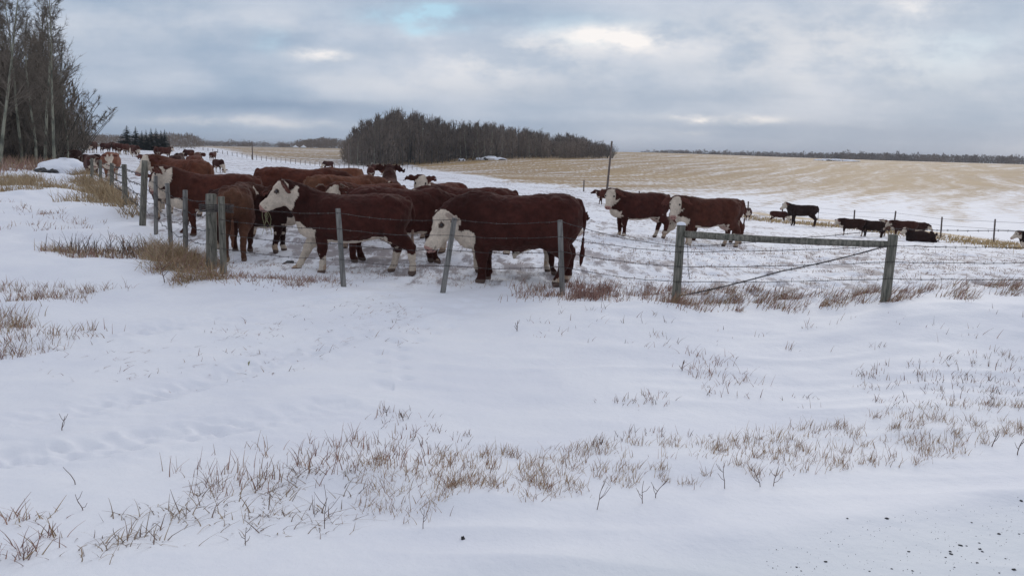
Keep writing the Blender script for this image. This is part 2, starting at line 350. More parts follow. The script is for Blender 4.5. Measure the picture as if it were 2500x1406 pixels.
# ------------------------------------------------------------------ ground
def build_ground():
    fine = np.radians(np.linspace(-37, 37, 900)); rest = np.radians(np.linspace(37, 323, 90))[1:-1]
    az = np.r_[fine, rest]
    ds = np.r_[[.3, 1.0], np.exp(np.linspace(math.log(1.8), math.log(60), 640)), np.exp(np.linspace(math.log(60), math.log(5200), 300))[1:]]
    n, m = len(az), len(ds)
    Dg, Ag = np.meshgrid(ds, az, indexing='ij'); x = (Dg * np.sin(Ag)).ravel(); y = (Dg * np.cos(Ag)).ravel()
    z = zt(x, y) + zn(x, y)
    d = np.hypot(x, y); a = np.arctan2(x, y)
    fb = FIELD(a); stub = sst(np.log(d / fb), .0, .05) * (.16 + .86 * sst(np.log(d / fb) / np.maximum(np.log(GOLD(a) / fb), .2), .20, 1.15))
    stub = np.where(a < -.2, sst(np.log(d / fb), .05, .25) * (.35 + .65 * sst(np.log(d / fb), .05, .5)), stub)
    stub *= 1 - .0 * d
    strip = np.exp(-((np.log(d / fb) - .035) / .035)**2) * sst(a, .22, .30)
    past = sst(d / FENCE(a), 1.0, 1.06) * (d < fb * 1.1)
    hc = gxy(1000, 655); hu = gxy(1350, 675) - gxy(650, 640); hu /= np.linalg.norm(hu); hx = (x - hc[0]) * hu[0] + (y - hc[1]) * hu[1]; hy = -(x - hc[0]) * hu[1] + (y - hc[1]) * hu[0]
    dirt = np.exp(-(hx / 3.6)**4 - ((hy - 1.6) / 2.4)**2) * past
    b_, s_, g_ = polyd(x, y, RDG); road = np.where(d < 25, sst(b_ * -g_, -.15, .5), 0)
    V = np.c_[x, y, z]
    i = np.arange(m - 1)[:, None] * n; j = np.arange(n)[None]; j2 = (j + 1) % n
    Q = np.stack([(i + j), (i + j2), (i + n + j2), (i + n + j)], -1).reshape(-1, 4)[:, ::-1]
    mt, t, b = mat('snowy_ground', .65, .25)
    g = t.new('ShaderNodeNewGeometry'); P = g.outputs['Position']; sx, sy, sz = t.sep(P)
    def at_(nm):
        q = t.new('ShaderNodeAttribute'); q.attribute_name = nm; return q.outputs['Fac']
    st, sp, pa = at_('stub'), at_('strip'), at_('past')
    # rows of stubble run away to the right
    ca, sa = math.cos(math.radians(30)), math.sin(math.radians(30))
    al = t.m('ADD', t.m('MULTIPLY', sx, sa), t.m('MULTIPLY', sy, ca)); ac = t.m('SUBTRACT', t.m('MULTIPLY', sx, ca), t.m('MULTIPLY', sy, sa))
    wob = t.noise(P, .012, 2, .5)
    row = t.xyz(t.m('ADD', t.m('MULTIPLY', ac, .16), t.m('MULTIPLY', wob, 4)), t.m('MULTIPLY', al, .012), 0)
    nr = t.noise(row, 1.5, 6, .66); nb = t.noise(P, .014, 4, .6); nf = t.noise(t.xyz(t.m('MULTIPLY', sx, 1.0), t.m('MULTIPLY', sy, .16), 0), 1.5, 5, .74)
    s = t.m('ADD', t.m('MULTIPLY', st, .93), t.m('ADD', t.m('MULTIPLY', t.m('SUBTRACT', nr, .5), 2.1), t.m('ADD', t.m('MULTIPLY', t.m('SUBTRACT', nb, .5), .7), t.m('MULTIPLY', t.m('SUBTRACT', nf, .5), 2.3))))
    cov = t.m('MULTIPLY', t.ss(s, .25, 1.05), t.ss(st, .02, .2))
    straw = t.mix(t.ss(t.noise(P, .03, 4, .6), .35, .65), (.28, .175, .052), (.38, .255, .088))
    straw = t.mix(t.ss(nf, .3, .7), straw, (.28, .17, .07))
    # pasture: thin snow with trodden stubble showing
    ps1 = t.noise(t.xyz(sx, t.m('MULTIPLY', sy, .30), 0), 3.4, 6, .74); ps2 = t.noise(P, .33, 4, .6)
    far = t.ss(t.m('MULTIPLY', sy, 1.0), 20, 75)
    thr = t.m('ADD', t.m('MULTIPLY', t.m('SUBTRACT', ps2, .5), .55), t.m('SUBTRACT', ps1, t.m('MULTIPLY', far, .0)))
    thr = t.m('ADD', thr, t.m('MULTIPLY', at_('dirt'), .085))
    pc = t.m('MULTIPLY', t.ss(thr, .49, .62), t.m('MULTIPLY', pa, .80))
    snow = t.mix(t.ss(t.noise(P, .7, 5, .6), .35, .65), (.77, .785, .83), (.83, .84, .865))
    snow = t.mix(t.m('MULTIPLY', at_('road'), .8), snow, (.69, .725, .75))
    c = t.mix(pc, snow, (.25, .205, .20))
    c = t.mix(cov, c, straw)
    spn = t.noise(t.xyz(sx, t.m('MULTIPLY', sy, .5), 0), 1.2, 5, .7)
    c = t.mix(t.m('MULTIPLY', t.ss(t.m('ADD', t.m('MULTIPLY', sp, .75), t.m('SUBTRACT', spn, .5)), .3, .6), .9), c, (.46, .33, .17))
    t.l.new(c, b.inputs['Base Color'])
    h1 = t.noise(P, 2.2, 6, .6); h2 = t.noise(P, 14, 4, .6)
    bump(t, b, t.m('ADD', h1, t.m('MULTIPLY', h2, t.m('ADD', .11, t.m('MULTIPLY', pa, .30)))), .05, .55)
    b.inputs['Subsurface Weight'].default_value = 0
    me = mesh_np('ground', V, Q, mat=mt, attrs={'stub': stub, 'strip': strip, 'past': past, 'dirt': dirt, 'road': road})
    tag(link('snowy_ground', me), kind='structure')
build_ground()

# ------------------------------------------------------------------ cattle
def smin(a, b, k):
    h = np.maximum(k - np.abs(a - b), 0); return np.minimum(a, b) - h * h / (4 * k)
def cone_d(P, a, b, ra, rb, sq=(1, 1, 1)):
    s = np.array(sq, np.float32); q = (P - a) * s; e = (np.array(b) - a) * s; t = np.clip((q @ e) / (e @ e), 0, 1)[..., None]
    return (np.linalg.norm(q - t * e, axis=-1) - (ra + t[..., 0] * (rb - ra))) / s.max()**.5
HT = np.array([-.06, 0, .06, .15, .25, .36, .44, .50, .535]); HTOP = np.array([.0, .060, .078, .072, .048, .032, .035, .020, -.03])
HBOT = np.array([-.08, -.16, -.21, -.232, -.210, -.160, -.138, -.110, -.06]); HW = np.array([.05, .104, .120, .122, .098, .080, .088, .074, .03])
def head_local(P, hd):
    q = P - hd['p']; return np.stack([q @ hd['f'], q @ hd['r'], q @ hd['u']], -1) / hd['s']
def head_d(P, hd):
    q = head_local(P, hd); t = q[..., 0]; tp = np.interp(t, HT, HTOP); bt = np.interp(t, HT, HBOT); w = np.interp(t, HT, HW)
    c = (tp + bt) / 2; h = (tp - bt) / 2; f = ((np.abs(q[..., 1]) / w)**2.3 + (np.abs(q[..., 2] - c) / h)**2.3)**(1 / 2.3)
    return np.maximum((f - 1) * np.minimum(w, h), np.maximum(t - HT[-1], HT[0] - t)) * hd['s']
TORSO = {  # x, top, bottom, half width
'cow': [(-.93, 1.16, .98, .07), (-.88, 1.27, .82, .19), (-.76, 1.345, .70, .27), (-.60, 1.375, .66, .30), (-.35, 1.37, .60, .32), (-.05, 1.345, .535, .37), (.22, 1.335, .52, .37), (.45, 1.35, .55, .33), (.62, 1.375, .58, .28), (.76, 1.33, .62, .22), (.88, 1.22, .72, .13), (.95, 1.08, .85, .06)],
'calf': [(-.90, 1.16, .98, .07), (-.85, 1.27, .86, .17), (-.74, 1.34, .76, .23), (-.58, 1.365, .72, .26), (-.35, 1.36, .68, .27), (-.05, 1.345, .64, .30), (.22, 1.34, .63, .30), (.45, 1.35, .64, .27), (.60, 1.37, .66, .24), (.74, 1.32, .69, .19), (.84, 1.22, .77, .12), (.90, 1.08, .87, .06)],
'bull': [(-.97, 1.14, .95, .07), (-.93, 1.28, .76, .20), (-.80, 1.385, .62, .29), (-.60, 1.41, .58, .32), (-.35, 1.385, .56, .34), (-.05, 1.355, .52, .37), (.22, 1.345, .50, .38), (.45, 1.36, .51, .37), (.66, 1.41, .52, .33), (.84, 1.38, .57, .26), (.98, 1.24, .66, .16), (1.06, 1.06, .78, .07)]}
DEF = dict(kind='cow', poll=(1.12, 0, 1.44), yaw=0, pitch=-38, hs=1.08, throat=0, legs=(0, 0, 0, 0), color=(.085, .024, .016), dark=1.0, sock=(.34, .38), sockc=1, brisket=1, eyep=0, ear=(0, 0), lie=False,
           earw=0, blaze=0, belly=1, face=1, crest=0, rump=0, tailw=0, bulk=1)
def build_cow(sp, vox):
    s = dict(DEF); s.update(sp)
    T = np.array(TORSO[s['kind']]); xs = np.linspace(T[0, 0], T[-1, 0], 60)
    dz = -.60 if s['lie'] else 0
    tp = np.interp(xs, T[:, 0], T[:, 1]); bt = np.interp(xs, T[:, 0], T[:, 2]); w = np.interp(xs, T[:, 0], T[:, 3])
    ker = np.array([1, 2, 3, 2, 1]) / 9.
    tp, bt, w = [np.convolve(np.pad(a, 2, 'edge'), ker, 'valid') for a in (tp, bt, w)]
    w = w * s['bulk']
    tp = tp + dz; bt = bt + dz
    if s['lie']: bt = np.minimum(bt, .0); tp = .02 + (tp - .02) * (1 - .75 * np.abs((xs - .1) / 1.0)**1.7).clip(.1) * 1.05; w = w * 1.15
    def torso(P):
        x = P[..., 0]; a = np.interp(x, xs, tp); b_ = np.interp(x, xs, bt); ww = np.interp(x, xs, w)
        # barrel widest a little below the middle
        c = (a + b_) / 2 - .04; h = (a - b_) / 2; zz = P[..., 2] - (a + b_) / 2
        f = ((np.abs(P[..., 1]) / (ww * (1 - .10 * zz / .4)))**2.2 + (np.abs(zz) / h)**2.5)**(1 / 2.3)
        return np.maximum((f - 1) * np.minimum(ww, h), np.maximum(x - xs[-1], xs[0] - x) * .8)
    prims = [('torso', torso, (xs[0] - .05, -.42, .0, xs[-1] + .05, .42, 1.5), .05)]
    def cone(tg, a, b, ra, rb, sq=(1, 1, 1), k=.05):
        a = np.array(a, float); b = np.array(b, float); r = max(ra, rb) + .02
        lo = np.minimum(a, b) - r; hi = np.maximum(a, b) + r
        prims.append((tg, lambda P: cone_d(P, a, b, ra, rb, sq), (*lo, *hi), k))
    yw = math.radians(s['yaw']); pt = math.radians(s['pitch'])
    f = np.array([math.cos(pt) * math.cos(yw), math.cos(pt) * math.sin(yw), math.sin(pt)]); r = np.cross(f, [0, 0, 1.]); r /= np.linalg.norm(r); u = np.cross(r, f)
    poll = np.array(s['poll'], float) + [0, 0, dz]
    hd = dict(p=poll, f=f, r=r, u=u, s=s['hs'])
    B = 1.25 if s['kind'] == 'bull' else (.86 if s['kind'] == 'calf' else 1.0)
    n0 = np.array([.62, 0, (1.0 if s['kind'] == 'bull' else 1.07) + dz]); nb = poll + (f * .07 - u * .055) * s['hs']
    n1 = n0 * .5 + nb * .5 + np.array([0, 0, .03]); n1[0] += .04
    cone('neck', n0, n1, .29 * B, .225 * B, (1, 1.45, 1), .10); cone('neck', n1, nb, .225 * B, .150 * s['hs'], (1, 1.25, 1), .08)
    # brisket and dewlap
    cone('brisket', (.76, 0, .80 + dz), n1 + [.0, 0, -.14], .20 * B, .10, (1, 1.5, 1), .09)
    if s['crest'] or s['kind'] == 'bull': cone('neck', (.50, 0, 1.19), n1 + [-.10, 0, .09], .17, .12, (1, 1.3, 1), .10)
    legs = []
    if s['lie']:
        for sd_ in (1, -1):
            cone('leg', (.55, .2 * sd_, .3), (.85, .25 * sd_, .10), .12, .06); cone('leg', (.85, .25 * sd_, .08), (.55, .3 * sd_, .06), .055, .045)
            cone('leg', (-.6, .22 * sd_, .42), (-.25, .36 * sd_, .18), .22, .12); cone('leg', (-.25, .38 * sd_, .1), (-.7, .42 * sd_, .06), .07, .045)
    else:
        lf = 1.5 if s['kind'] == 'bull' else (1.12 if s['kind'] == 'calf' else 1.25)
        for i, (sd_, sw) in enumerate(zip((1, -1, 1, -1), s['legs'])):
            y = .165 * sd_ * (1.1 if s['kind'] == 'bull' else .95)
            if i < 2:
                J = [(.60, y * .9, 1.02, .17), (.53 + sw * .15, y * 1.05, .74, .115), (.56 + sw * .55, y * .95, .43, .064), (.55 + sw * .9, y * .9, .145, .044), (.585 + sw, y * .9, .045, .058)]
            else:
                J = [(-.66, y * .85, 1.05, .22), (-.53 + sw * .25, y * 1.12, .78, .165), (-.80 + sw * .6, y * 1.0, .47, .064), (-.765 + sw * .9, y * .95, .155, .046), (-.725 + sw, y * .95, .045, .058)]
            for a, b in zip(J[:-1], J[1:]):
                cone('leg', a[:3], b[:3], a[3] * (lf if a[2] < .9 else 1), b[3] * (lf if b[2] > .3 else (lf + 1) / 2), (1, 1.25, 1) if a[2] > .9 else (1, 1.12, 1), .045 if a[2] > .5 else .02)
            if i >= 2: cone('leg', (J[2][0] - .045, J[2][1], .53), J[2][:3], .028, .05, k=.03)
            legs.append(J)
    for sd_ in (1, -1):      # hooks, pins, shoulder blades
        wy = s['bulk']
        cone('torso', (-.54, sd_ * .19 * wy, 1.27 + dz), (-.62, sd_ * .21 * wy, 1.24 + dz), .085, .085, k=.05)
        cone('torso', (-.86, sd_ * .09, 1.19 + dz), (-.84, sd_ * .10, 1.12 + dz), .07, .07, k=.04)
        if not s['lie']: cone('torso', (.46, sd_ * .20 * wy, 1.18), (.60, sd_ * .22 * wy, .88), .10, .11, k=.05); cone('torso', (-.62, sd_ * .20 * wy, 1.0), (-.55, sd_ * .24 * wy, .86), .17, .13, k=.06)
    x0 = xs[0]
    tt = 1.25 + dz
    if s['lie']: cone('tail', (x0 + .05, 0, tt), (x0 - .03, .05, .3), .04, .03); cone('switch', (x0 - .03, .05, .3), (x0 - .1, .12, .05), .03, .04)
    else:
        tw = s['tailw']
        cone('tail', (x0 + .07, 0, tt + .03), (x0 - .035, 0, tt - .16), .055, .036, k=.03); cone('tail', (x0 - .035, 0, tt - .16), (x0 - .03, tw * .5, .70), .034, .024, k=.02)
        cone('switch', (x0 - .03, tw * .5, .72), (x0 - .02, tw, .46), .024, .038, k=.02); cone('switch', (x0 - .02, tw, .46), (x0 - .0, tw, .27), .036, .010, k=.02)
    if s['kind'] == 'bull':
        cone('white', (-.30, 0, .66), (.02, 0, .50), .085, .055, (1, 1.3, 1), .05); cone('white', (.02, 0, .50), (.055, 0, .40), .05, .03, k=.03)
        cone('udder', (-.70, 0, .66), (-.72, 0, .52), .07, .08, k=.03)
    elif s['kind'] == 'cow' and not s.get('noud'):
        cone('udder', (-.48, 0, .62 + dz), (-.56, 0, .60 + dz), .11, .13, k=.06)
    # ears
    ears = []
    hs = s['hs']; th = max(.024, vox * .85)
    for sd_, dr in ((1, s['ear'][0]), (-1, s['ear'][1])):
        a = poll + (f * .03 + r * .10 * sd_ + u * .015) * hs
        ax = r * sd_ - u * (.22 + dr) - f * .12; ax = ax + np.array([0, 0, -.15 - dr * .6]); ax /= np.linalg.norm(ax)
        tn = f * .9 + u * .25; tn -= ax * (tn @ ax); tn /= np.linalg.norm(tn); bn = np.cross(ax, tn); L = .122 * hs
        c = a + ax * L * .95
        def ear(P, c=c, ax=ax, tn=tn, bn=bn, L=L):
            q = P - c; e = ((q @ ax) / (L * 1.15))**2 + ((q @ bn) / (L * .72))**2 + ((q @ tn) / th)**2
            return (np.sqrt(e) - 1) * th * .9
        prims.append(('ear', ear, (*(c - .17), *(c + .17)), .015)); ears.append(ear)
    prims.append(('head', lambda P: head_d(P, hd), (*(poll - .62), *(poll + .62)), .04))
    lo = np.min([p[2][:3] for p in prims if p[0] != 'head'] + [poll - .2, poll + f * .56 * hs - .12], 0); hi = np.max([p[2][3:] for p in prims if p[0] != 'head'] + [poll + .2, poll + f * .56 * hs + .12], 0)
    lo[2] = -.03; lo -= vox * 2; hi += vox * 2
    n = np.ceil((hi - lo) / vox).astype(int) + 1
    G = np.full(n, .5, np.float32); ax_ = [lo[i] + vox * np.arange(n[i]) for i in range(3)]
    for tg, fn, bb, k in prims:
        i0 = np.clip(np.floor((np.array(bb[:3]) - k - lo) / vox).astype(int), 0, n - 1); i1 = np.clip(np.ceil((np.array(bb[3:]) + k - lo) / vox).astype(int) + 1, 1, n)
        if (i1 <= i0).any(): continue
        sl = tuple(slice(a, b) for a, b in zip(i0, i1))
        P = np.stack(np.meshgrid(*[ax_[i][sl[i]] for i in range(3)], indexing='ij'), -1)
        G[sl] = smin(G[sl], fn(P), k)
    PX, PY, PZ = np.meshgrid(*ax_, indexing='ij')
    if vox < .03: G += .0125 * vn3(PX / .042, PY / .042, PZ / .05) + .008 * vn3(PX / .14 + 9, PY / .14, PZ / .14)
    else: G += .008 * vn3(PX / .15, PY / .15, PZ / .15)
    if not s['lie']:   # slight flat soles
        G = np.maximum(G, -(PZ + .012))
    # surface nets
    ins = G < 0; c = np.zeros(np.array(n) - 1, np.int8); idx = [(a, b, d) for a in (0, 1) for b in (0, 1) for d in (0, 1)]
    def sh(A, o): return A[o[0]:n[0] - 1 + o[0], o[1]:n[1] - 1 + o[1], o[2]:n[2] - 1 + o[2]]
    for o in idx: c += sh(ins, o)
    act = (c > 0) & (c < 8); ci = np.argwhere(act); vid = -np.ones(act.shape, np.int64); vid[act] = np.arange(len(ci))
    acc = np.zeros((len(ci), 3)); cnt = np.zeros(len(ci))
    for a in range(3):
        for o in idx:
            if o[a]: continue
            o2 = list(o); o2[a] = 1; g0 = G[ci[:, 0] + o[0], ci[:, 1] + o[1], ci[:, 2] + o[2]]; g1 = G[ci[:, 0] + o2[0], ci[:, 1] + o2[1], ci[:, 2] + o2[2]]
            m = (g0 < 0) != (g1 < 0); t = np.where(m, g0 / np.where(m, g0 - g1, 1), 0); p = np.array(o, float) + np.zeros((len(ci), 1)); p[:, a] = t
            acc += p * m[:, None]; cnt += m
    V = lo + vox * (ci + acc / cnt[:, None])
    Qs = []
    for a in range(3):
        b_, d_ = (a + 1) % 3, (a + 2) % 3
        s0 = [slice(1, -1)] * 3; s0[a] = slice(0, -1); s1 = list(s0); s1[a] = slice(1, None)
        A0 = ins[tuple(s0)]; A1 = ins[tuple(s1)]; e = np.argwhere(A0 != A1)
        base = e.copy(); base[:, b_] += 1; base[:, d_] += 1
        ok = np.ones(len(base), bool)
        for k in range(3): ok &= base[:, k] < act.shape[k]
        fl = A0[tuple(e.T)][ok]; base = base[ok]
        q = []
        for (pb, pd) in ((-1, -1), (0, -1), (0, 0), (-1, 0)):
            g = base.copy(); g[:, b_] += pb; g[:, d_] += pd; q.append(vid[tuple(g.T)])
        q = np.stack(q, 1); q[~fl] = q[~fl][:, ::-1]; Qs.append(q)
    Q = np.concatenate(Qs); Q = Q[(Q >= 0).all(1)]
    # ---- coat pattern
    nz = vn3(V[:, 0] / .11 + sp.get('seed', 0), V[:, 1] / .11, V[:, 2] / .11); nf = vn3(V[:, 0] / .035, V[:, 1] / .035, V[:, 2] / .035)
    dd = {}
    for tg, fn, bb, k in prims:
        v = fn(V); dd[tg] = np.minimum(dd[tg], v) if tg in dd else v
    dh = dd['head']; dl = dd.get('leg'); de = dd['ear']
    hl = head_local(V, hd)
    br = np.array(s['color']); N = len(V)
    col = np.tile(br * (.80 if br[0] > .06 else 1), (N, 1)) * (1 + .25 * nz + .14 * nf)[:, None]
    col *= (1 - .28 * s['dark'] * sst(V[:, 0], .25, .8))[:, None]     # darker winter neck
    cream = np.array([.55, .465, .375]) * (1 + .10 * nz[:, None])
    wm = np.zeros(N)
    ishead = (dh < np.minimum(dd['neck'], dd['torso']) + .012) & (dh < .05)
    if s['face'] == 1: wm = np.where(ishead & (hl[:, 0] > -.04 + .02 * nz), 1, wm)
    elif s['face'] == 2: wm = np.where(ishead & (hl[:, 0] > -.04) & (np.abs(hl[:, 1]) < .05 + .02 * nz) & (hl[:, 2] > -.02) | (ishead & (hl[:, 0] > .40)), 1, wm)
    under = (n1[2] - V[:, 2]); thr = .10 * B
    nk = (np.minimum(dd['neck'], dd['brisket']) < dd['torso'] + .01) & ~ishead
    if s['brisket']:
        seg = np.clip(((V - n0) @ (nb - n0)) / ((nb - n0) @ (nb - n0)), 0, 1); cl_ = n0 + seg[:, None] * (nb - n0)
        dn = cl_[:, 2] - V[:, 2]
        wm = np.where(nk & (dn > .16 + .03 * nz + .10 * (1 - seg)) & (s['throat'] > 0), 1, wm)
        wm = np.where((dd['neck'] < .03) & ~ishead & (hl[:, 2] < -.12 + .02 * nz) & (np.linalg.norm(hl - [.12, 0, -.12], axis=1) < .235 + .02 * nz), 1, wm)
        wm = np.where((V[:, 0] > .66 + .04 * nz) & (V[:, 2] < .80 + dz + .05 * nz + .25 * (V[:, 0] - .72)) & (dl > .01), 1, wm)
        wm = np.where((dd['brisket'] < .02) & (V[:, 2] < .74 + dz + .05 * nz) & (V[:, 0] > .66), 1, wm)
    if s['belly']:
        bb = np.interp(V[:, 0], xs, bt); wm = np.where((V[:, 2] < bb + .055 + .03 * nz + .012 * nf) & (dl > .01) & (np.abs(V[:, 0]) < .8) & (V[:, 2] > .35 + dz), 1, wm)
    sf, sh_ = s['sock']
    leg = dl < .03
    if not s['lie']:
        lim = np.where(V[:, 0] > 0, sf, sh_) + .05 * nz
        if s.get('sockskip') is not None:
            for J in [legs[i] for i in s['sockskip']]:
                near_ = np.hypot(V[:, 0] - np.interp(V[:, 2], [j[2] for j in J][::-1], [j[0] for j in J][::-1]), V[:, 1] - J[-1][1]) < .13
                lim = np.where(near_, .0, lim)
        if s.get('socktall') is not None:
            for J in [legs[i] for i in s['socktall']]:
                near_ = np.hypot(V[:, 0] - np.interp(V[:, 2], [j[2] for j in J][::-1], [j[0] for j in J][::-1]), V[:, 1] - J[-1][1]) < .13
                lim = np.where(near_, .66 + .05 * nz, lim)
        wm = np.where((V[:, 2] < lim) & leg, 1, wm)
    for k_ in ('white',):
        if k_ in dd: wm = np.where(dd[k_] < .012, 1, wm)
    if 'udder' in dd: ud = (dd['udder'] < .012) & (V[:, 2] < .66 + dz)
    else: ud = np.zeros(N, bool)
    sw_ = dd['switch'] < .02
    ear = (de < .012) & (de < dh + .02) & (np.abs(hl[:, 1]) > .108)
    wm = np.where(ear, s['earw'], wm)
    if s['eyep']:
        e = np.minimum(np.hypot(hl[:, 0] - .175, (hl[:, 2] - .005) * 1.2), 9) < .038 + .008 * nf; wm = np.where(ishead & e & (np.abs(hl[:, 1]) > .06), 0.1, wm)
    col = col * (1 - wm[:, None]) + cream * wm[:, None]
    col[ear & (hl[:, 0] > .02)] = np.array([.11, .04, .03]) if s['earw'] < .5 else np.array([.42, .34, .28])
    mz = ishead & (hl[:, 0] > .475) & (s['face'] > 0); col[mz] = [.36, .20, .17]
    if vox < .03:
        for sd_ in (1, -1):
            nos = (np.linalg.norm(hl - [.525, .032 * sd_, .0], axis=1) < .022); col[nos] = [.05, .02, .02]
        col[ishead & (hl[:, 0] > .43) & (np.abs(hl[:, 2] + .062) < .010)] *= .45
    col[ud] = [.42, .30, .25] if s['kind'] == 'cow' else [.30, .20, .16]
    col[sw_] = np.array([.34, .24, .19]) if s['sock'][0] > 0 else br * 1.2
    if not s['lie']: col[(V[:, 2] < .075) & leg] = [.12, .085, .07]; m_ = (V[:, 2] >= .075) & (V[:, 2] < .24) & leg & (nz > .1); col[m_] = col[m_] * [.72, .62, .55]
    if s['rump']:
        k_ = s['rump'] * sst(-V[:, 0], .60, .9); col = col * (1 - k_[:, None] * (1 - wm[:, None])) + np.array([.17, .085, .05]) * (k_ * (1 - wm))[:, None]
    me = mesh_np('cattle_body', V, Q, mat=M_COAT, col=np.clip(col, .004, .9))
    return me, hd
_eye = None
def eye_mesh():
    global _eye
    if _eye is None:
        th = np.linspace(0, math.pi, 7); ph = np.arange(10) * 2 * math.pi / 10
        V = np.array([(math.sin(a) * math.cos(b), math.sin(a) * math.sin(b), math.cos(a)) for a in th for b in ph]) * .028
        Q = [[i * 10 + j, i * 10 + (j + 1) % 10, (i + 1) * 10 + (j + 1) % 10, (i + 1) * 10 + j] for i in range(6) for j in range(10)]
        _eye = mesh_np('eye', V, Q, mat=M_EYE)
    return _eye
COWS = []
def cow(label, u, vf=None, h=None, hd=180, d=None, vt=None, scale=None, cat='cow', group=None, **kw):
    """u: where its middle stands; vf: height in the view of its feet, h: its back above them; or d / scale when the feet are hidden"""
    if vf is not None and d is None: d = hit0(u, vf)
    if d is None:      # solve distance from back height in view
        S = scale or 1; ds = np.linspace(12, 140, 400); best = 1e9
        for q in ds:
            x, y = toxy(u, q); z = float(zt(x, y)) + 1.37 * S; e = abs(proj((x, y, z))[1] - vt)
            if e < best: best, d = e, q
    if scale is None: scale = h * d / F / 1.38
    x, y = toxy(u, d, vf or 500); hd = hd - math.degrees(math.atan2(x, y))      # heading is given relative to the line of sight
    zl = float(zg(x, y)[0]); a = math.radians(hd)
    # stand on the ground under the four feet
    ft = [(x + math.cos(a) * q * scale - math.sin(a) * w * scale, y + math.sin(a) * q * scale + math.cos(a) * w * scale) for q in (.55, -.75) for w in (.15, -.15)]
    zs = [float(zg(*p)[0]) for p in ft]; z = sum(zs) / 4 - .015
    vox = .018 if d < 18 else .024 if d < 31 else .036 if d < 60 else .048
    me, hdd = build_cow(dict(kw, seed=len(COWS) * 3.7), vox / max(scale, .5))
    if d < 31 and not kw.get('noeye'):
        o = empty(cat, (x, y, z), a, scale); b = link('body', me, o)
        for sd_ in (1, -1):
            e = link('eye', eye_mesh(), o); p = hdd['p'] + (hdd['f'] * .172 + hdd['r'] * sd_ * .103 + hdd['u'] * .004) * hdd['s']; e.location = p
    else:
        o = link(cat, me, None, (x, y, z)); o.rotation_euler = (0, 0, a); o.scale = (scale,) * 3
    pitch = math.atan2((zs[0] + zs[1]) - (zs[2] + zs[3]), 2 * 1.3 * scale)
    o.rotation_euler = (0, -pitch * .35, a)
    tag(o, label, cat, group)
    COWS.append((label, round(d, 1), round(scale, 2)))
    return o, hdd

NEAR = 'Hereford cattle crowding behind the fence'
DK = (.047, .0140, .0105); BL = (.024, .012, .010); RD = (.072, .020, .013); LT = (.16, .055, .028)
BULL, _ = cow('big dark red bull with curly white lowered face, largest and nearest the front wire', 1262, 689, 220, 180, cat='bull', group=NEAR, kind='bull', poll=(1.13, .12, 1.075), yaw=30, pitch=-62, hs=1.24, throat=1,
    color=DK, sock=(.0, .13), legs=(-.02, -.10, .12, -.02), eyep=1, earw=1, ear=(.9, .1), belly=0, tailw=-.03)
B2, HDB = cow('long dark red cow striding left, white face raised, straw hanging from its mouth', 868, 668, 196, 179, group=NEAR, kind='cow', noud=1, poll=(1.14, .02, 1.50), yaw=6, pitch=-43, hs=1.14, color=DK, sock=(.30, .36),
    legs=(-.02, .42, -.22, .12), socktall=[1], eyep=1, bulk=1.12)
cow('light red cow seen from behind beside the corner post, head turned right, white blaze', 585, 622, 172, 84, group=NEAR, kind='calf', bulk=.84, hs=1.1, poll=(.74, -.34, 1.24), yaw=-60, pitch=-60, color=(.066, .023, .015), face=2, sock=(0, 0), rump=.45, belly=0, tailw=.02)
cow('blackish cow with white belly and brisket, head hidden behind the straw-chewing cow', 622, 610, 150, 2, group=NEAR, kind='cow', poll=(1.16, .02, 1.34), yaw=0, pitch=-40, color=(.030, .011, .009), sock=(.17, .2), legs=(.05, -.16, 0, .1), brisket=1)
cow('red cow facing left behind the leaning stakes, its white face half turned away', 530, 574, 146, 181, group=NEAR, kind='cow', poll=(1.05, -.05, 1.45), yaw=-35, pitch=-48, color=(.095, .030, .020), sock=(.0, .2), legs=(-.1, .12, 0, 0), rump=0, bulk=.95)
cow('dark red cow facing the camera on white front legs, mostly hidden by the leaning stakes', 402, 532, 112, 268, group=NEAR, kind='cow', poll=(1.05, -.1, 1.25), yaw=-25, pitch=-55, color=DK, sock=(.50, .4))
cow('brown cow with pale buff face turned to camera, beyond the red cow by the stakes', 446, None, None, 132, vt=388, scale=1.0, group=NEAR, poll=(.86, .30, 1.36), yaw=92, pitch=-48, color=(.13, .042, .024), rump=.3)
cow('brown hindquarters with one dark leg, just right of the pale-faced cow', 480, None, None, 85, d=36, scale=.98, group=NEAR, color=(.12, .04, .025), sock=(0, 0))
cow('red cow facing right with its back highest behind the straw-chewing cow', 728, None, None, 2, d=20.5, scale=1.04, group=NEAR, poll=(1.15, 0, 1.15), pitch=-50, color=(.105, .032, .020))
cow('golden brown cow angled away to the right, hips in front of the red back', 838, None, None, 35, d=19.2, scale=1.03, group=NEAR, poll=(1.1, 0, 1.2), pitch=-50, color=(.13, .045, .024), rump=.5)
cow('red cow with curly white poll facing the camera over the straw-chewing cow', 905, None, None, 218, d=17.6, scale=.98, group=NEAR, poll=(1.04, .14, 1.30), yaw=42, pitch=-55, color=(.105, .032, .02), earw=.3)
cow('dark cow facing away, only its pricked ears and poll showing above the others', 948, None, None, 88, d=20.6, scale=.98, group=NEAR, poll=(1.1, 0, 1.64), pitch=-25, color=DK, face=0)
cow('white-faced cow with black ears staring at the camera over the herd', 1078, None, None, 234, d=20.5, scale=.98, group=NEAR, poll=(.98, .10, 1.50), yaw=34, pitch=-52, color=(.10, .03, .02))
cow('dark red cow standing behind the bull with its long back above his neck', 1150, None, None, 178, d=17.2, scale=1.0, group=NEAR, poll=(1.1, 0, 1.25), pitch=-50, color=(.075, .022, .016), sock=(.3, .3))
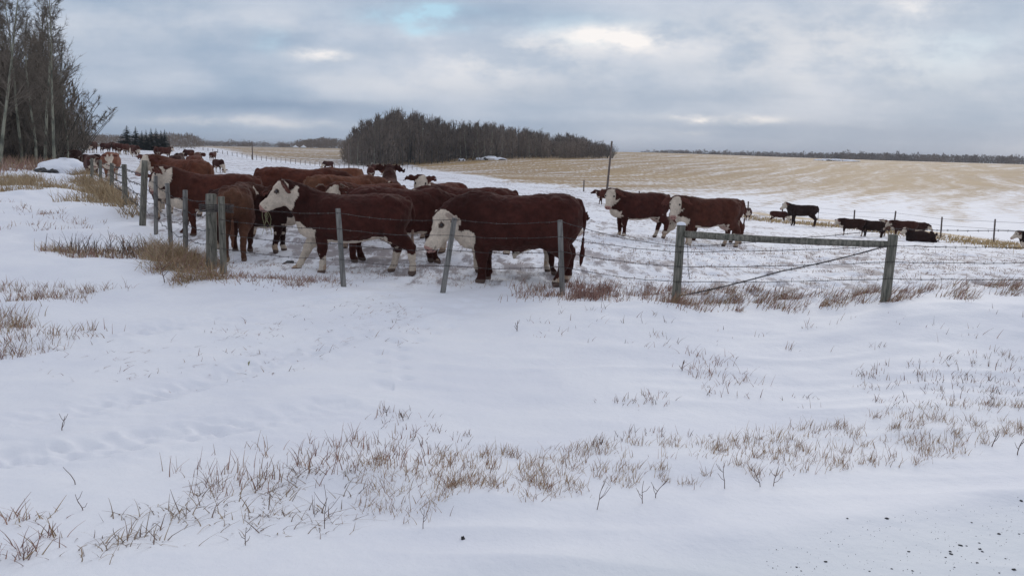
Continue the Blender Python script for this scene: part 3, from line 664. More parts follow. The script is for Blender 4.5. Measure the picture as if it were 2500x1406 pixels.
cow('dark cow between the striding cow and the bull, head lowered behind his face', 975, None, None, 4, d=15.6, scale=1.0, group=NEAR, poll=(1.12, 0, 1.02), pitch=-60, color=(.055, .017, .013), sock=(.06, .0), legs=(.02, .10, .06, -.08))
cow('cow hidden by the bull, one dark ear and pale legs showing round him', 1268, 668, None, 0, scale=.86, group=NEAR, kind='calf', poll=(1.02, .14, 1.20), yaw=62, pitch=-45, color=DK, sock=(.5, .5), legs=(-.02, .1, .1, -.1), sockskip=[1])
RG = 'cattle standing in the snow right of the bull'
cow('dark red cow with white brisket facing left, white face turned to the camera', 1558, 582, 111, 202, group=RG, poll=(1.00, .10, 1.38), yaw=60, pitch=-54, hs=1.2, color=(.068, .020, .015), sock=(.13, .24), legs=(-.05, .0, -.02, .14), earw=.12, ear=(.4, .4))
cow('brown cow staring over the green post, pink muzzle and curly forehead', 1722, 602, 118, 206, group=RG, poll=(1.02, .08, 1.33), yaw=58, pitch=-56, hs=1.22, color=(.085, .028, .018), sock=(.30, .34), legs=(.0, -.08, -.12, .10), earw=.12, ear=(.4, .4))
cow('brown cow behind the staring one, lowered head and hindquarters showing either side', 1736, 592, 108, 192, group=RG, poll=(1.22, 0, .72), yaw=12, pitch=-58, color=(.08, .027, .018), sock=(.0, .30), legs=(0, 0, -.1, .1))
FR = 'cattle farther off to the right'
cow('small red calf walking left past the foot of the leaning pole', 1480, 501, 35, 178, cat='calf', group=FR, kind='calf', poll=(1.1, 0, 1.38), pitch=-30, color=RD, face=0, legs=(.12, -.12, -.1, .1), sock=(.1, .1))
cow('round dark cow facing the camera with a narrow white face', 1825, 538, 30, 272, group=FR, poll=(1.15, 0, 1.10), pitch=-62, color=DK, bulk=1.15)
cow('small dark calf grazing towards the right', 1900, 546, 30, 355, cat='calf', group=FR, kind='calf', poll=(1.25, 0, .55), pitch=-72, color=DK)
cow('dark leggy cow standing in profile facing left, white head held high', 1958, 552, 50, 178, group=FR, kind='calf', poll=(1.06, .06, 1.45), yaw=25, pitch=-45, color=BL, brisket=0, belly=0, sock=(0, .08), legs=(.05, -.08, .05, 0))
cow('dark long-bodied cow with white face and chest, leftmost of the row by the post top', 2078, 576, 40, 182, group=FR, poll=(1.1, .1, 1.22), yaw=35, pitch=-50, color=(.03, .013, .01))
cow('black cow standing behind the long-bodied one, no white on its side', 2128, 579, 38, 160, group=FR, poll=(1.0, 0, 1.0), pitch=-60, color=BL, face=0, sock=(0, 0), brisket=0, belly=0)
cow('brown white-faced cow looking at the camera in the middle of the row', 2158, 577, 36, 255, group=FR, poll=(1.08, .1, 1.5), yaw=15, pitch=-50, color=(.11, .045, .025))
cow('dark brown cow facing left right above the top of the tall green post', 2205, 582, 40, 182, group=FR, poll=(1.1, .05, 1.25), yaw=20, pitch=-50, color=(.05, .018, .013), sock=(.2, .2))
cow('small dark cow at the right end of the standing row', 2236, 579, 34, 20, group=FR, kind='calf', poll=(1.1, 0, 1.1), pitch=-55, color=(.04, .016, .012), sock=(.2, .2))
cow('dark cow lying in the snow with its grey-white head up', 2250, 590, None, 186, scale=.66, group=FR, lie=True, poll=(1.05, .05, 1.5), yaw=30, pitch=-45, color=BL, sock=(0, 0), brisket=0, belly=0)
cow('dark cow at the right edge of the picture, only its white head in view', 2535, 628, 52, 182, group=FR, poll=(1.08, .05, 1.40), yaw=20, pitch=-45, color=BL)
FL = 'cattle scattered over the snow at the far left'
cow('pale orange Hereford facing the camera, broad white face and chest', 272, 442, 63, 264, group=FL, poll=(1.2, .10, 1.26), yaw=3, pitch=-66, hs=1.08, color=(.20, .078, .045), bulk=1.2, sock=(.22, .5), rump=0, dark=0)
cow('dark reddish cow facing the camera just left of the pale orange one', 226, 437, 54, 276, group=FL, poll=(1.12, 0, 1.22), pitch=-62, color=(.06, .025, .02), face=2)
cow('dark cow lying near the trees beyond the snow-capped pile', 205, 402, None, 10, scale=1.0, group=FL, lie=True, poll=(1.0, 0, 1.3), pitch=-30, color=(.05, .018, .014), face=0)
cow('dark cow standing against the trees behind the snow-capped pile', 170, 404, 34, 170, group=FL, color=(.04, .018, .014), poll=(1.1, 0, 1.0), pitch=-55, face=0)
cow('dark red cow with white face showing by the tree trunks, far left of the herd', 182, 371, 25, 75, group=FL, color=DK)
for (lb, u, v, h, hd_, kw) in (
  ('dark red cow seen from behind, second from the trees on the skyline', 205, 374, 25, 100, {}),
  ('dark cow with a white brisket, third from the trees on the skyline', 227, 374, 25, 250, dict(poll=(1.1, 0, .9), pitch=-60)),
  ('dark red cow angled right, standing apart on the skyline', 259, 375, 23, 52, dict(poll=(1.1, 0, 1.2), pitch=-45, face=0)),
  ('red cow seen from behind, leftmost of the close four', 283, 376, 24, 110, {}),
  ('red cow grazing right, second of the close four', 303, 378, 24, 48, dict(poll=(1.2, 0, .5), pitch=-70)),
  ('dark cow with lowered head beside the grazing red one', 316, 378, 22, 40, dict(poll=(1.2, 0, .45), pitch=-70)),
  ('red cow angled to the camera, rightmost of the close four', 332, 384, 26, 288, dict(poll=(1.1, 0, 1.0), pitch=-60, face=0)),
  ('red cow seen from behind left of the utility pole', 383, 386, 24, 95, {}),
  ('red cow in profile facing right with a white head, by the utility pole', 402, 388, 26, 42, dict(poll=(1.05, 0, 1.4), pitch=-40)),
  ('dark cow with an arched back facing left, beyond the pale-faced cow', 461, 389, 22, 222, dict(poll=(1.2, 0, .5), pitch=-70)),
  ('plain red cow seen from behind above the hindquarters', 486, 402, 26, 92, dict(face=0)),
  ('red cow facing away right on open snow, tail swinging', 520, 393, 20, 68, dict(tailw=.25)),
  ('dark red cow grazing towards the camera on open snow', 534, 421, 30, 300, dict(poll=(1.2, 0, .35), pitch=-72)),
  ('dark cow grazing left near the far fence', 801, 415, 21, 212, dict(poll=(1.2, 0, .5), pitch=-70)),
  ('red cow seen from behind in front of the bluff', 905, 441, 33, 95, dict(face=0)),
  ('red cow side on behind its neighbour at the bluff, head down', 920, 427, 25, 150, dict(poll=(1.2, 0, .6), pitch=-70, face=0))):
    kw.setdefault('color', DK if 'dark' in lb else RD); cow(lb, u, v, h, hd_, group=FL, **kw)
cow('dark cow hump showing just above the pale-faced cow', 437, None, None, 80, d=48, scale=1.0, group=FL, color=(.035, .014, .012))
cow('pale brown cow facing left with white face and tail end, beyond the herd', 838, None, None, 180, d=42, scale=.98, group=FL, poll=(1.08, .05, 1.2), yaw=10, pitch=-50, color=(.15, .055, .03), rump=.7)


# straw hanging from the striding cow's mouth
def straw():
    o = bpy.data.objects['body'] if False else None
    p = HDB['p'] + (HDB['f'] * .47 - HDB['u'] * .10) * HDB['s']
    b = B2; bpy.context.view_layer.update(); P = np.array(b.matrix_world @ Vector(p)); R_ = np.random.RandomState(5); parts = []
    for k in range(6):
        q = P + R_.uniform(-1, 1, 3) * [.05, .03, .01]; L = R_.uniform(.12, .40); dx = R_.uniform(-.06, .10)
        pts = [q + [dx * t + .02 * math.sin(7 * t + k), R_.uniform(-.01, .01), -L * t**1.3] for t in np.linspace(0, 1, 7)]
        parts.append(path_tube(pts, .0032, 4))
    V, Q, T = merge(parts); tag(link('straw_wisp', mesh_np('straw_wisp', V - P, Q, T, M_HAY), None, P), 'wisp of pale green straw dangling from the white-faced cow\'s mouth', 'straw')
straw()

# ------------------------------------------------------------------ fences
def post_pts(ut, vt, ub, vb, d=None):
    b = hit(ub, vb) if d is None else at(ub, vb, d)
    r = ray(ut, vt); t = b[1] / r[1]; top = np.array([0, 0, H]) + r * t
    return b, top
def post_mesh(b, top, r, m, k=10, square=False):
    L = top - b; n = 8; P = [b - L * .12] + [b + L * t for t in np.linspace(0, 1, n)]; R_ = np.random.RandomState(int(abs(b[0]) * 100) % 9999)
    rr = [r * 1.04] + [r * (1.03 - .05 * t + .02 * R_.uniform(-1, 1)) for t in np.linspace(0, 1, n)]
    P.append(top + L / np.linalg.norm(L) * r * .12); rr.append(r * .84)
    V, Q, T = path_tube(np.array(P) - b, rr, 4 if square else k)
    me = mesh_np('post', V, Q, T, m, smooth=not square); return me
class Fence:
    def __init__(s, name, label, cat, origin, group=None):
        s.o = empty(name, origin); s.c = np.array(origin); tag(s.o, label, cat, group)
    def add(s, name, me, at_): o = link(name, me, s.o, np.array(at_) - s.c); return o
def wire(f, pts, r=.0045, barbs=True, sag=.03, name='barbed_wire', seed=0, kink=.006):
    R_ = np.random.RandomState(seed); out = []
    for a, b in zip(pts[:-1], pts[1:]):
        a = np.array(a); b = np.array(b); n = max(3, int(np.linalg.norm(b - a) / .14)); t = np.linspace(0, 1, n)[:-1] if b is not pts[-1] else np.linspace(0, 1, n)
        for q in t: out.append(a + (b - a) * q + [0, 0, -sag * 4 * q * (1 - q)] + (R_.uniform(-1, 1, 3) * kink if 0 < q < 1 else 0))
    out.append(np.array(pts[-1])); P = np.array(out); parts = [path_tube(P, r, 4)]
    if barbs:
        D = np.gradient(P, axis=0); A, B = frames(D); L = .019
        th = R_.uniform(0, 6.28, len(P))[:, None]; d1 = A * np.cos(th) + B * np.sin(th); d2 = A * np.cos(th + 1.5) + B * np.sin(th + 1.5)
        v, q = tubes(np.r_[P - d1 * L, P - d2 * L], np.r_[P + d1 * L, P + d2 * L], np.full(2 * len(P), r * .8), np.full(2 * len(P), r * .5), 3); parts.append((v, q))
    V, Q, T = merge(parts); c = P[0]; return f.add(name, mesh_np(name, V - c, Q, T, M_WIRE), c)

FP = {}
def fpost(f, key, a, w, m, square=False, label=None, name='fence_post'):
    b, t = post_pts(*a); d = np.hypot(b[0], b[1]); r = w / 2 * d / F; o = f.add(name, post_mesh(b, t, r, m, square=square), b); FP[key] = (b, t, r)
    if label: o['label'] = label
    return o
def onpost(key, h):   # point on the camera side of a post at a height above its foot
    b, t, r = FP[key]; k = h / (t[2] - b[2]); p = b + (t - b) * k; return p + np.array([0, -r - .004, 0])
b0, _ = post_pts(839, 700, 839, 700)
FF = Fence('barbed_wire_fence', 'barbed wire fence of grey leaning stakes along the front of the herd', 'fence', b0)
fpost(FF, 'f1', (825, 510, 839, 700), 13, M_GREY, True); fpost(FF, 'f2', (1110, 533, 1081, 715), 13, M_GREY, True, 'stake leaning strongly to the right'); fpost(FF, 'f3', (1367, 538, 1373, 720), 13, M_GREY, True)
b0, _ = post_pts(515, 475, 517, 655)
CF = Fence('corner_posts', 'thick green-grey corner post with a thinner one wired beside it', 'fence post', b0)
fpost(CF, 'c1', (515, 475, 517, 655), 24, M_POST); fpost(CF, 'c2', (540, 481, 546, 668), 15, M_POST)
b0, _ = post_pts(352, 393, 348, 550)
SF = Fence('barbed_wire_fence', 'barbed wire fence of old wooden posts running back past the pale orange cow', 'fence', b0)
fpost(SF, 's0', (452, 465, 453, 628), 11, M_GREY); fpost(SF, 's1', (408, 448, 418, 607), 10, M_GREY, label='thin stake leaning left'); fpost(SF, 's2', (380, 430, 381, 572), 9, M_GREY)
fpost(SF, 's3', (354, 393, 348, 551), 14, M_POST, label='tallest and thickest post of the side fence'); fpost(SF, 's4', (303, 402, 306, 500), 11, M_POST); fpost(SF, 's5', (273, 399, 273, 462), 8, M_POST)
fpost(SF, 's6', (245, 391, 246, 448), 6.5, M_POST); fpost(SF, 's7', (224, 387, 225, 440), 6.5, M_POST)
b0, _ = post_pts(1663, 550, 1650, 735)
BF = Fence('brace_fence', 'wooden brace of two green posts joined by a top rail', 'fence brace', b0)
fpost(BF, 'b1', (1663, 551, 1650, 736), 21, M_POST, name='post'); fpost(BF, 'b2', (2181, 574, 2161, 736), 21, M_POST, name='post')
fpost(FF, 'e', (2760, 575, 2740, 740), 18, M_POST)
# rail butted between the brace posts
def rail():
    (b1, t1, r1), (b2, t2, r2) = FP['b1'], FP['b2']
    a = t1 + (b1 - t1) * .11; b = t2 + (b2 - t2) * .14; e = (b - a) / np.linalg.norm(b - a); a = a + e * r1 * .9; b = b - e * r2 * .6
    P = [a + (b - a) * t + [0, 0, -.015 * math.sin(math.pi * t)] for t in np.linspace(0, 1, 12)]; V, Q, T = path_tube(np.array(P) - a, [.052 - .008 * t for t in np.linspace(0, 1, 12)], 10)
    BF.add('top_rail', mesh_np('top_rail', V, Q, T, M_POST), a)
    s = t2 + (b2 - t2) * .13; q = b1 + (t1 - b1) * .07; w = [s, s + (q - s) * .5, q]
    for k in (-1, 1):
        wire(BF, [p + np.array([0, -.03 + .004 * k, .004 * k]) for p in w], .0045, True, .02, 'brace_wire', 3 + k, .003)
    V, Q, T = path_tube([t1 + [-.055, 0, .012], t1 + [.055, 0, .018]], [.05, .045], 8); 
    BF.add('snow_cap', mesh_np('snow_cap', np.array([(math.cos(a_) * r * .07, math.sin(a_) * r * .07, z) for r, z in ((1, 0), (.9, .025), (.5, .04), (.05, .045)) for a_ in np.arange(10) * .628]),
        [[i * 10 + j, i * 10 + (j + 1) % 10, (i + 1) * 10 + (j + 1) % 10, (i + 1) * 10 + j] for i in range(3) for j in range(10)], mat=M_SNOWCAP), t1 + np.array([0, 0, .01]))
rail()
WL = (1.06, .83, .61, .38)
for i, h in enumerate(WL):
    chain = ['c2', 'f1', 'f2', 'f3', 'b1']
    hh = {'c2': h + .02, 'f1': h + .03, 'f2': h + .03, 'f3': h + .05, 'b1': (h - .07) * .96, 'b2': (h - .05) * .96, 'e': h * .96, 'c1': h + .04}
    if i == 0: hh['b1'] = .80; hh['b2'] = .97
    wire(FF, [onpost(k, hh[k]) for k in chain], .0042, True, .035 if i else .05, seed=i)
    wire(FF, [onpost(k, hh[k]) for k in ('b1', 'b2', 'e')], .0042, True, .02, seed=i + 9)
    sc_ = ['c1', 's0', 's1', 's2', 's3', 's4', 's5', 's6', 's7']
    wire(SF, [onpost(k, h * (.98 if k in ('s0', 's1', 's2') else 1.02) * min(1, (FP[k][1][2] - FP[k][0][2]) / 1.15)) for k in sc_], .0045, i < 4, .05, seed=i + 20, kink=.02)
# wire wrapped round the two corner posts
for k in range(6):
    (b1, t1, r1), (b2, t2, r2) = FP['c1'], FP['c2']; z = .12 + .018 * k; c = (t1 + (b1 - t1) * z + t2 + (b2 - t2) * z) / 2; L = np.linalg.norm(t1 - t2) / 2 + r1 + .01
    th = np.linspace(0, 2 * math.pi, 25); P = np.array([c + [math.cos(a) * L, math.sin(a) * (r1 + .012), .008 * math.sin(2 * a + k)] for a in th]); V, Q, T = path_tube(P - P[0], .006, 4, False)
    CF.add('wire_wrap', mesh_np('wire_wrap', V, Q, T, M_WIRE), P[0])
# slack wire hanging between the side posts
wire(SF, [onpost('s4', 1.0), onpost('s4', .75) + [.22, 0, -.3], onpost('s3', .30)], .005, False, .03, 'loose_wire', 50)
# dangling wire tail by the brace post
wire(BF, [onpost('b1', .55) + [.10, 0, .30], onpost('b1', .5) + [.13, 0, -.02], onpost('b1', .4) + [.16, 0, -.05]], .004, True, .0, 'loose_wire', 51)

def far_fence(name, label, pts, hp, w, wires=(.9, .6), every=None):
    G = [hit(u, v) for u, v in pts]; f = Fence(name, label, 'fence', G[0]); tops = []
    for p in G:
        d = np.hypot(p[0], p[1]); r = w * d / F / 2; t = p + [random.uniform(-.04, .04), 0, hp * random.uniform(.85, 1.1)]
        f.add('fence_post', post_mesh(p, t, r, M_POLE, 6), p); tops.append((p, t))
    for k, h in enumerate(wires):
        wire(f, [a + (b - a) * h for a, b in tops], .006, False, .0, 'wire', k, 0)
random.seed(4)
ff = lambda az_u: None
pts = []
for u in np.linspace(496, 1030, 46):
    v = np.interp(u, [490, 616, 740, 850, 1000, 1100], [366, 390, 403, 413, 414, 428]); pts.append((u, v))
far_fence('wire_fence', 'thin dark fence at the edge of the far stubble field', pts, .85, 1.2)
far_fence('wire_fence', 'sparse post fence along the golden strip beyond the right-hand cattle', [(1425, 468), (1560, 492), (1826, 521), (1909, 529), (2084, 551), (2181, 563), (2296, 581), (2425, 596), (2560, 612), (2700, 626)], 1.2, 3.3)

# ------------------------------------------------------------------ poles
def pole(label, ut, vt, ub, vb, w, d=None, cross=False):
    b = hit(ub, vb); r_ = ray(ut, vt); t = b[1] / r_[1]; top = np.array([0, 0, H]) + r_ * t; d = np.hypot(b[0], b[1]); r = w * d / F / 2
    o = link('utility_pole', mesh_np('utility_pole', *[q if i else q - b for i, q in enumerate(path_tube([b - (top - b) * .05, b, (b + top) / 2, top], [r * 1.1, r * 1.1, r, r * .85], 8))], mat=M_POLE), None, b); tag(o, label, 'pole')
pole('tall thin brown pole leaning right behind the calf', 1494, 345, 1481, 473, 5)
pole('pale pole in front of the spruces', 413, 330, 414, 367, 3)
pole('thin pole standing in the field fence between spruces and bluff', 615, 345, 617, 391, 2.6)
pole('thin pole at the left foot of the bluff', 851, 352, 852, 413, 2.6)

# ------------------------------------------------------------------ trees
def tree_arrays(seed, h, kind='aspen', detail=1.0, tw=1.0):
    R_ = np.random.RandomState(seed); tr, cr = [], []     # (p0,p1,r0,r1)
    def grow(p, d, L, r, n, bag, wander=.25, upw=.12, taper=.25):
        pts = [p]; d = d / np.linalg.norm(d)
        for i in range(n):
            d = d + R_.normal(0, wander, 3) / n**.5 + [0, 0, upw / n]; d /= np.linalg.norm(d); q = pts[-1] + d * L / n
            r0 = r * (1 - (1 - taper) * i / n); r1 = r * (1 - (1 - taper) * (i + 1) / n); bag.append((pts[-1], q, r0, r1)); pts.append(q)
        return pts
    if kind == 'aspen':
        stems = [(np.zeros(3), np.array([R_.uniform(-.1, .1), R_.uniform(-.1, .1), 1.]), h, h * .0085 + .02)]; nb, b0 = int(34 * detail), .28
    else:
        stems = []
        for k in range(int(13)):
            a = R_.uniform(0, 6.28); e = R_.uniform(.15, 1.0); stems.append((np.array([math.cos(a), math.sin(a), 0]) * .04, np.array([math.cos(a) * e, math.sin(a) * e, 1.]), h * R_.uniform(.6, 1), .045))
        nb, b0 = int(9 * detail), .12
    for p, d, L, r in stems:
        T = grow(p, d, L, r, 12, tr, .10 if kind == 'aspen' else .22, .1)
        for j in range(nb):
            q = b0 + (1 - b0) * ((j + R_.rand()) / nb); i = min(int(q * 12), 11); base = T[i] + (T[i + 1] - T[i]) * (q * 12 - i)
            a = R_.uniform(0, 6.28); e = R_.uniform(.5, 1.25); bd = np.array([math.cos(a), math.sin(a), e])
            bl = (h * (.30 if kind == 'aspen' else .26) * (1.05 - q) + h * .05) * R_.uniform(.6, 1.2)
            Bp = grow(base, bd, bl, max(r * (1 - q) * .45, .012 * tw), 4, cr, .3, .35, .3)
            for k in range(int(5 * detail + .5)):
                i2 = R_.randint(1, 4); b2 = Bp[i2] + (Bp[i2 + 1] - Bp[i2]) * R_.rand(); sd_ = (Bp[i2 + 1] - Bp[i2]); sd_ = sd_ / np.linalg.norm(sd_) + R_.normal(0, .5, 3) + [0, 0, .2]
                S = grow(b2, sd_, bl * R_.uniform(.25, .5), .009 * tw, 2, cr, .3, .3, .5)
                for m_ in range(int(4 * detail + .5)):
                    b3 = S[R_.randint(0, 2)]; td = sd_ + R_.normal(0, .7, 3); td /= np.linalg.norm(td); L3 = R_.uniform(.18, .5) * max(h / 14, .6)
                    cr.append((b3, b3 + td * L3, .0065 * tw, .003 * tw))
    return tr, cr
def segmesh(name, segs, m, k):
    P0 = np.array([s[0] for s in segs]); P1 = np.array([s[1] for s in segs]); V, Q = tubes(P0, P1, np.array([s[2] for s in segs]), np.array([s[3] for s in segs]), k); return mesh_np(name, V, Q, mat=m)
def make_tree(seed, h, kind='aspen', detail=1.0, tw=1.0, tm=None, cm=None, kk=6):
    tr, cr = tree_arrays(seed, h, kind, detail, tw)
    return segmesh('trunk', tr, tm or M_TRUNK, kk), segmesh('crown', cr, cm or M_TWIG, 3)
def place_tree(meshes, p, s, rz, label, group, name='aspen_tree', cat='tree', tilt=0):
    o = empty(name, p, rz, s); o.rotation_euler = (tilt, 0, rz); link('trunk', meshes[0], o); link('crown', meshes[1], o); tag(o, label, cat, group); return o
AS = [make_tree(11 + k, 14, 'aspen', 1.4, 1.6) for k in range(5)]
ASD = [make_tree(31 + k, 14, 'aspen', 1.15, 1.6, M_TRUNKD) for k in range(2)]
WI = [make_tree(51 + k, 7, 'willow', 1.0, 1.5, M_TRUNKD) for k in range(3)]
GL = 'aspens of the near grove at the left edge'
def lefttree(u, d, vt, mesh, label, group=GL, name='aspen_tree', rz=None, tilt=0):
    x, y = toxy(u, d); z = float(zg(x, y)[0]); hh = 14 if name == 'aspen_tree' else 7
    r_ = ray(u, vt); top = H + r_[2] / math.hypot(r_[0], r_[1]) * d; return place_tree(mesh, (x, y, z - .05), (top - z) / (hh * .97), random.uniform(0, 6.28) if rz is None else rz, label, group, name, tilt=tilt)
random.seed(9)
lefttree(8, 56, -30, AS[0], 'pale-trunked aspen at the very left edge of the picture')
lefttree(95, 63, 60, AS[1], 'aspen with a slanting pale trunk, second from the clearest one')
lefttree(116, 60, 22, AS[2], 'aspen with a curved pale trunk, left of the clearest one')
lefttree(137, 57, 12, AS[3], 'aspen with the clearest greenish white trunk, right side of the grove')
lefttree(60, 64, 25, AS[4], 'slim aspen between the edge tree and the slanting one')
for k in range(30):
    u = random.uniform(-330, 150); d = random.uniform(66, 100); vt = random.uniform(15, 90) if u < 100 else random.uniform(60, 170)
    lefttree(u, d, vt, random.choice(AS + ASD), 'bare aspen crowded in the depth of the near grove')
lefttree(172, 66, 118, AS[1], 'shorter aspen leaning out at the right of the near grove', tilt=0)
for u, d, vt in ((150, 60, 200), (178, 68, 190), (185, 75, 235), (120, 66, 230), (60, 64, 240), (0, 62, 250), (-80, 60, 240), (30, 70, 220), (95, 72, 210), (150, 80, 180), (-160, 66, 230), (190, 90, 270)):
    lefttree(u, d, vt, random.choice(WI), 'bare many-stemmed willow filling the grove edge', 'willows under the near grove', 'willow_bush')

# brush inside the near grove
def fuzz(name, label, C, Hh, rad, n, m, seed=0, w=.05, cat='undergrowth', lean=.5, up=.6):
    """many thin upright twig slivers round each centre C (k,3); Hh heights, rad radii"""
    R_ = np.random.RandomState(seed); K = len(C); i = np.repeat(np.arange(K), n); N = len(i)
    a = R_.uniform(0, 6.28, N); rr = np.sqrt(R_.rand(N)) * rad[i]; t = R_.beta(1.3, 1.2, N)
    prof = np.sin(np.clip(.12 + t * .88, 0, 1) * math.pi)**.6
    P = C[i] + np.c_[np.cos(a) * rr * prof, np.sin(a) * rr * prof, t * Hh[i] * .93]
    D = np.c_[np.cos(a) * lean * R_.rand(N), np.sin(a) * lean * R_.rand(N), R_.uniform(up, 1.2, N)]; D += R_.normal(0, .25, D.shape); D /= np.linalg.norm(D, axis=1)[:, None]
    L = Hh[i] * R_.uniform(.05, .20, N); b = R_.uniform(0, 6.28, N); S = np.c_[np.cos(b), np.sin(b), np.zeros(N)] * (w * R_.uniform(.5, 1.4, N) * Hh[i] / 10)[:, None]
    V = np.stack([P - S, P + S, P + D * L[:, None]], 1).reshape(-1, 3); T = np.arange(3 * N).reshape(-1, 3)
    c = C.mean(0); o = link(name, mesh_np(name, V - c, None, T, m, smooth=False), None, c); tag(o, label, cat, kind='stuff'); return o
def gpts(uv):
    out = []
    for u, d in uv:
        x, y = toxy(u, d); out.append((x, y, float(zt(x, y)) - .1))
    return np.array(out)
R2 = np.random.RandomState(12)
C = gpts([(R2.uniform(-420, 170), R2.uniform(66, 92)) for _ in range(150)])
fuzz('undergrowth', 'dark tangled brush between the trunks of the near grove', C, R2.uniform(2.5, 9.0, 150), R2.uniform(1, 2.6, 150), 300, M_TWIG, 3, .10)

# ---- the bluff in the middle
def bl_base(u): return np.interp(u, [835, 870, 960, 1100, 1250, 1490], [411, 412, 407, 394, 389.5, 388])
def bl_top(u): return np.interp(u, [838, 850, 870, 900, 930, 970, 1010, 1060, 1100, 1170, 1230, 1300, 1350, 1400, 1440, 1465, 1492], [375, 340, 318, 304, 290, 276, 284, 293, 298, 304, 312, 322, 330, 334, 343, 350, 352])
def bl_d(u): return np.interp(u, [835, 1250, 1490], [222, 262, 286])
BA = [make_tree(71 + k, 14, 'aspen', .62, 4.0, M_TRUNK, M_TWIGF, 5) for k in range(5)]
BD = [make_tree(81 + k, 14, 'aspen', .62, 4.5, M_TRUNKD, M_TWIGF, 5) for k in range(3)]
random.seed(21); GB = 'bare aspens of the bluff in the middle of the field'
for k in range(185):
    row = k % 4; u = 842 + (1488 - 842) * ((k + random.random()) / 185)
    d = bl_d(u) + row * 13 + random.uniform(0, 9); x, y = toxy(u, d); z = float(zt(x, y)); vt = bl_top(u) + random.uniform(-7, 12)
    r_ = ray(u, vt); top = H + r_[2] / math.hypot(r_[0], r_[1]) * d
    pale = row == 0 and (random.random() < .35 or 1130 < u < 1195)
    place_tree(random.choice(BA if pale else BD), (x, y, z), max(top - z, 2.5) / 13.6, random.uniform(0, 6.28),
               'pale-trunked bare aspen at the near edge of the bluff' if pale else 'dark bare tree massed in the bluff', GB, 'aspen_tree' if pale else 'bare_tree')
us = R2.uniform(848, 1480, 420); ds_ = np.array([bl_d(u) for u in us]) + R2.uniform(3, 58, 420); C = gpts(list(zip(us, ds_)))
hh = np.array([(bl_base(u) - bl_top(u)) * d / F for u, d in zip(us, ds_)]) * R2.uniform(.5, .93, 420)
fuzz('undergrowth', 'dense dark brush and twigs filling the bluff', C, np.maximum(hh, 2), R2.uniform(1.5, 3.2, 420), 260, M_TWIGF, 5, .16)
# lone scrub tree at the right end of the bluff
for u, vt in ((1478, 352), (1490, 349)):
    x, y = toxy(u, 290); z = float(zt(x, y)); place_tree(WI[0 if u < 1480 else 1], (x, y, z), 5.2 / 7, u, 'spreading scrub bush at the right tip of the bluff', 'scrub at the tip of the bluff', 'willow_bush')

# ---- far woods
def far_wood(label, uu, dd, topv, n, seed, w=.45, nn=70):
    R_ = np.random.RandomState(seed); us = R_.uniform(uu[0], uu[1], n); ds = R_.uniform(dd[0], dd[1], n); C = gpts(list(zip(us, ds))); tv = np.interp(us, topv[0], topv[1]) + R_.normal(0, 2.0, n) - R_.exponential(1.0, n)
    hs = []
    for u, d, v, c in zip(us, ds, tv, C):
        r_ = ray(u, v); hs.append(max(H + r_[2] / math.hypot(r_[0], r_[1]) * d - c[2], 2.0))
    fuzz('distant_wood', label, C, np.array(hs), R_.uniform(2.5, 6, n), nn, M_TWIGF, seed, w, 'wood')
far_wood('low dark wood along the horizon behind the right-hand field', (1560, 2900), (900, 1050), ([1560, 1640, 1750, 1900, 2100, 2300, 2500, 2900], [373, 368, 372, 375, 376, 380, 383, 391]), 900, 61)
far_wood('low dark wood on the skyline between the spruces and the bluff', (480, 900), (520, 640), ([480, 560, 700, 760, 800, 850, 900], [346, 348, 351, 341, 338, 346, 346]), 420, 62, .35)
far_wood('brushy wood on the skyline behind the far left cattle', (-300, 490), (210, 300), ([-300, 180, 300, 420, 470, 495], [325, 328, 333, 328, 331, 343]), 330, 63, .16, 150)

# ---- spruces
def spruce(seed, h):
    R_ = np.random.RandomState(seed); segs = [(np.zeros(3), np.array([0, 0, h * .98]), .02 * h, .005 * h)]; tr = segmesh('trunk', segs, M_TRUNKD, 6)
    V, T = [], []
    for j in range(46):
        q = (j + R_.rand()) / 46; z = h * (.04 + .94 * q); L = h * .21 * (1 - q)**.85 * R_.uniform(.75, 1.2) + .1
        for k in range(9):
            a = R_.uniform(0, 6.28); dz = -L * R_.uniform(.15, .45); c, s_ = math.cos(a), math.sin(a); n = 5
            for i in range(n):
                t0 = i / n; t1 = (i + 1.6) / n; wv = L * .22 * (1 - t0 * .6)
                p0 = np.array([c * L * t0, s_ * L * t0, z + dz * t0]); p1 = np.array([c * L * t1, s_ * L * t1, z + dz * t1 + .02 * L]); sv = np.array([-s_, c, R_.uniform(-.4, .2)]) * wv
                b = len(V); V += [p0, p1 + sv * R_.uniform(.6, 1.1), p1 - sv * R_.uniform(.6, 1.1) + [0, 0, -.12 * L]]; T.append([b, b + 1, b + 2])
    return tr, mesh_np('crown', np.array(V), None, np.array(T), M_SPRUCE, smooth=False)
SPR = [spruce(5 + k, 10) for k in range(3)]
random.seed(3)
